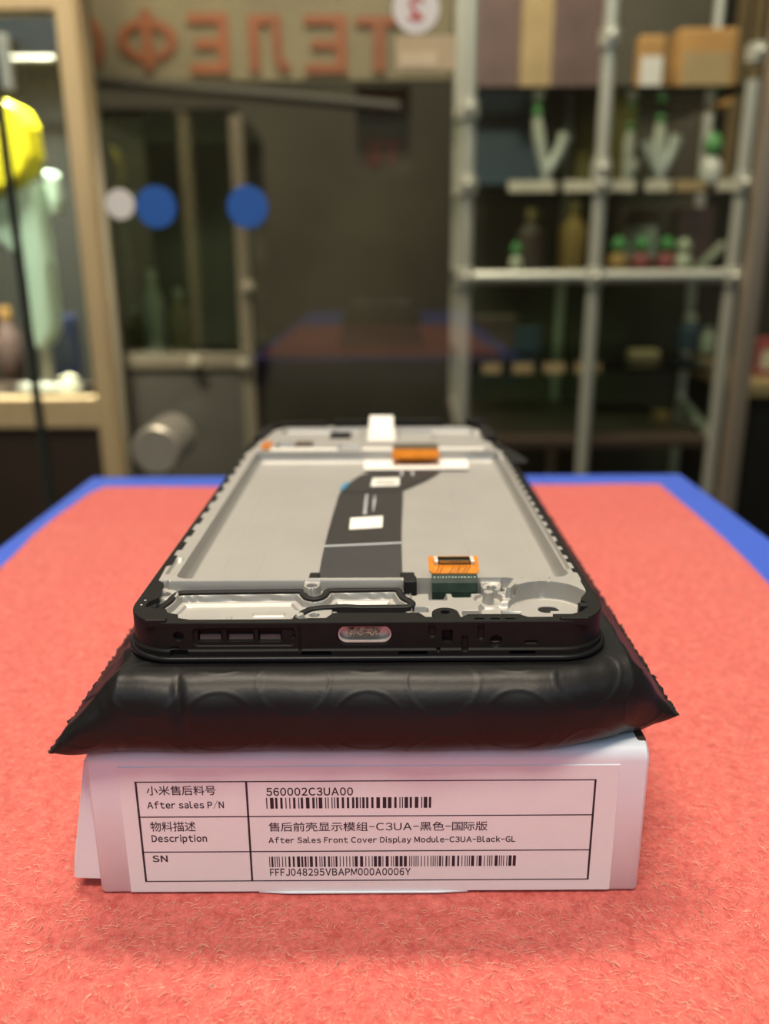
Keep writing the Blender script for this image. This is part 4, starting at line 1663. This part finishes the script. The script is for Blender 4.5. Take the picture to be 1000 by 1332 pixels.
for z in (zS0, zS1, zS2, zS3):
    MB().box(xA + .005, xC - .005, .01, .40, z - .004, z + .002).build('glass_shelf', M['shelfglass'], rack)
MB().box(xA, xC, .0, .40, zS4 - .012, zS4).build('bottom_shelf', M['brown'], rack)
MB().box(xA2 - .01, xC2 + .005, .42, .43, .02, 2.0).build('back_board', M['olive'], rack)

# price tags along the shelves
k = 0
tags = [(676, 240, 26, 'first'), (706, 240, 30, 'second'), (751, 240, 32, 'third'), (808, 240, 34, 'fourth'), (857, 240, 30, 'fifth'), (899, 240, 36, 'sixth, pinkish'), (950, 240, 30, 'last')]
for px, py, w, nm in tags:
    x, _ = upright(px, py, KY)
    ww = w * .5 / 1045 * KY
    o = MB().box(x - ww, x + ww, KY + .003, KY + .0048, zS1 - .009, zS1 + .006).build('price_tag', M['cream'] if 'pink' not in nm else M['tan'])
    tag(o, 'pale price tag on the shelf with white stands, %s from the left' % nm, 'price tag', 'price tags on the upper glass shelf')
for px, w, nm in ((630, 22, 'first'), (668, 24, 'second'), (706, 24, 'third'), (747, 30, 'fourth')):
    x, _ = upright(px, 466, KY + .1)
    ww = w * .5 / 1045 * (KY + .1)
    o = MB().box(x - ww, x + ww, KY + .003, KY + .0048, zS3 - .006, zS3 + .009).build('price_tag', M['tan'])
    tag(o, 'dim price tag below the cross tube, %s from the left' % nm, 'price tag', 'price tags on the lower glass shelf')


def stand(px, Y, label, arms, tips):
    """white forked display stand on a round foot"""
    x, _ = upright(px, 240, Y)
    t = empty('display_stand', (x, Y, zS1 + .002))
    tag(t, label, 'display stand', 'white forked stands on the rack')
    MB().lathe([(.022, 0), (.022, .003), (.008, .010), (.006, .014)], 24).build('foot', M['white'], t, 40)
    MB().tube([(0, 0, .01), (0, 0, .030)], .006, 12).build('stem', M['white'], t, 40)
    for (ax, az, rr) in arms:
        MB().tube([(0, 0, .026), (ax * .45, 0, .026 + az * .35), (ax * .85, 0, .026 + az * .75), (ax, 0, .026 + az)], [.008, .009, .010, rr], 12).build('arm', M['white'], t, 60)
    for (ax, az) in tips:
        MB().lathe([(.004, -.006), (.008, 0), (.004, .006)], 14, (ax, 0, .026 + az)).build('green_tip', M['green'], t, 60)
    return t


stand(709, KY + .16, 'white forked stand on the rack shelf, left of the pole', [(-.018, .085, .007), (.030, .060, .013)], [(-.018, .092)])
stand(857, KY + .16, 'white forked stand on the rack shelf, right of the pole', [(-.028, .050, .012), (.024, .056, .013), (-.006, .075, .007)], [(-.006, .082)])
stand(815, KY + .24, 'thin cream stand on the rack shelf, close to the right of the pole', [(.0, .075, .006), (.012, .03, .006)], [(.0, .082)])
goods('carton', 'dark olive carton on the rack shelf behind the middle pole', 'carton', 780, 150, 240, 66, KY + .32, M['darkolive'], base_z=zS1 + .002)
goods('carton', 'wide slate blue carton on the rack shelf at the left end', 'carton', 655, 165, 240, 84, KY + .33, M['darkblue'], base_z=zS1 + .002)
goods('toy', 'small green topped toy at the right end of the rack shelf', 'toy', 922, 172, 240, 26, KY + .2, M['white'], M['green'], kind='toy', base_z=zS1 + .002)
# top shelf
goods('carton', 'orange carton on the top rack shelf at the right', 'carton', 908, 42, 112, 66, KY + .22, M['orange'], M['tan'], base_z=zS0 + .002)
goods('carton', 'narrow orange carton with a white patch on the top rack shelf', 'carton', 842, 48, 112, 30, KY + .18, M['orange'], M['white'], base_z=zS0 + .002)
goods('carton', 'tall plum coloured carton on the top rack shelf left of the pole', 'carton', 745, -30, 112, 56, KY + .28, M['plum'], base_z=zS0 + .002)
goods('carton', 'tall tan carton on the top rack shelf at the left', 'carton', 696, -30, 112, 38, KY + .28, M['tan'], base_z=zS0 + .002)
goods('carton', 'tall grey brown carton at the left end of the top rack shelf', 'carton', 645, -25, 112, 52, KY + .30, M['plum'], base_z=zS0 + .002)
# middle shelf
goods('storage_bottle', 'brown bottle on the middle rack shelf, left one', 'bottle', 690, 272, 358, 34, KY + .2, M['plum'], M['tan'], kind='bottle', base_z=zS2 + .002)
goods('storage_bottle', 'orange brown bottle on the middle rack shelf beside the pole', 'bottle', 742, 262, 358, 32, KY + .2, M['orange'], M['tan'], kind='bottle', base_z=zS2 + .002)
goods('candle', 'small pale green candle at the left end of the middle rack shelf', 'candle', 670, 315, 358, 16, KY + .1, M['cream'], M['green'], kind='toy', base_z=zS2 + .002)
for px, mt, lab in ((802, 'orange', 'small orange red toy with a green top on the middle rack shelf, first of four'), (832, 'pink', 'small pink red toy with a green top on the middle rack shelf, second of four'),
                    (864, 'pink', 'small pink red toy with a green top on the middle rack shelf, third of four')):
    goods('toy', lab, 'toy', px, 308, 358, 24, KY + .1, M[mt], M['green'], kind='toy', group='small toys on the middle rack shelf', base_z=zS2 + .002)
goods('toy', 'small cream toy on the middle rack shelf, fourth of four', 'toy', 886, 310, 358, 22, KY + .1, M['cream'], M['cream'], kind='toy', group='small toys on the middle rack shelf', base_z=zS2 + .002)
goods('carton', 'dark plum carton with a white patch behind the small toys', 'carton', 825, 270, 358, 46, KY + .3, M['plum'], M['white'], base_z=zS2 + .002)
goods('carton', 'dark plum carton behind the cream toy', 'carton', 893, 270, 358, 44, KY + .3, M['plum'], base_z=zS2 + .002)
x, _ = upright(922, 330, KY + .16)
lean = MB().box(-.005, .005, -.004, .004, 0, .062).build('pen', M['cream'])
lean.location = (x - .02, KY + .16, zS2 + .004)
lean.rotation_euler = (0, .75, 0)
tag(lean, 'slim cream pen leaning at the right end of the middle rack shelf', 'pen')
# lower shelf
goods('carton', 'small beige carton on the lower rack shelf right of the pole', 'carton', 836, 455, 470, 36, KY + .1, M['tan'], base_z=zS3 + .002)
goods('carton', 'dark red carton on the lower rack shelf at the left', 'carton', 640, 410, 470, 58, KY + .25, M['plum'], base_z=zS3 + .002)
goods('carton', 'slate blue carton on the lower rack shelf beside the dark red one', 'carton', 684, 425, 470, 32, KY + .22, M['darkblue'], base_z=zS3 + .002)
goods('small_jar', 'dim grey jar on the lower rack shelf at the right', 'jar', 893, 410, 470, 30, KY + .25, M['darkblue'], M['cream'], kind='bottle', base_z=zS3 + .002)
goods('small_jar', 'dim yellowish jar at the right end of the lower rack shelf', 'jar', 918, 425, 470, 18, KY + .2, M['cream'], M['cream'], kind='bottle', base_z=zS3 + .002)
# bottom shelf
goods('carton', 'small orange brown carton on the bottom rack shelf', 'carton', 856, 535, 572, 20, KY + .15, M['orange'], base_z=zS4)
goods('small_jar', 'small pale jar on the bottom rack shelf right of the orange brown carton', 'jar', 902, 548, 572, 24, KY + .15, M['white'], M['pink'], kind='toy', base_z=zS4)
goods('crate', 'wide dull red brown crate on the bottom rack shelf', 'crate', 800, 545, 572, 96, KY + .28, M['plum'], base_z=zS4)

# door post at the right edge, with slatted blind and a dark cabinet behind it
x0, _ = upright(964, 450, 1.12)
x1, _ = upright(983, 450, 1.12)
po = MB().box(x0, x1, 1.12, 1.15, 0, 2.4).build('door_post', M['alu'], bevel=.003)
tag(po, 'pinkish aluminium door post at the right edge', 'post')
dk = empty('dark_cabinet', (0, 1.5, 0))
tag(dk, 'black cabinet with a wooden top at the far right edge', 'cabinet')
xk = upright(978, 520, 1.5)[0]
zk = upright(990, 500, 1.5)[1]
MB().box(xk, xk + .5, 0, .4, 0, zk - .02).build('body', M['rubber'], dk)
MB().box(xk - .01, xk + .51, -.01, .41, zk - .02, zk).build('cabinet_top', M['tan'], dk)
goods('storage_tin', 'red tin on the black cabinet at the far right edge', 'tin', 996, 440, 490, 34, 1.62, M['pink'], M['cream'], base_z=zk)
# vertical blind behind the rack
slat = empty('vertical_blind', (0, 2.2, 0))
tag(slat, 'vertical slat blind in the upper right corner behind the rack', 'blind')
xs0 = upright(700, 100, 2.2)[0]
xs1 = upright(1010, 100, 2.2)[0]
zbl = upright(850, 235, 2.2)[1]
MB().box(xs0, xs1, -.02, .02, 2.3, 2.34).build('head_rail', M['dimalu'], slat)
ns = 15
for k in range(ns):
    x = xs0 + (xs1 - xs0) * (k + .5) / ns
    s_ = MB().box(-.018, .018, -.002, .002, zbl, 2.3).build('slat', M['tan'] if k > 11 else M['greybrown'], slat)
    s_.location = (x, 0, 0)
    s_.rotation_euler = (0, 0, .5)
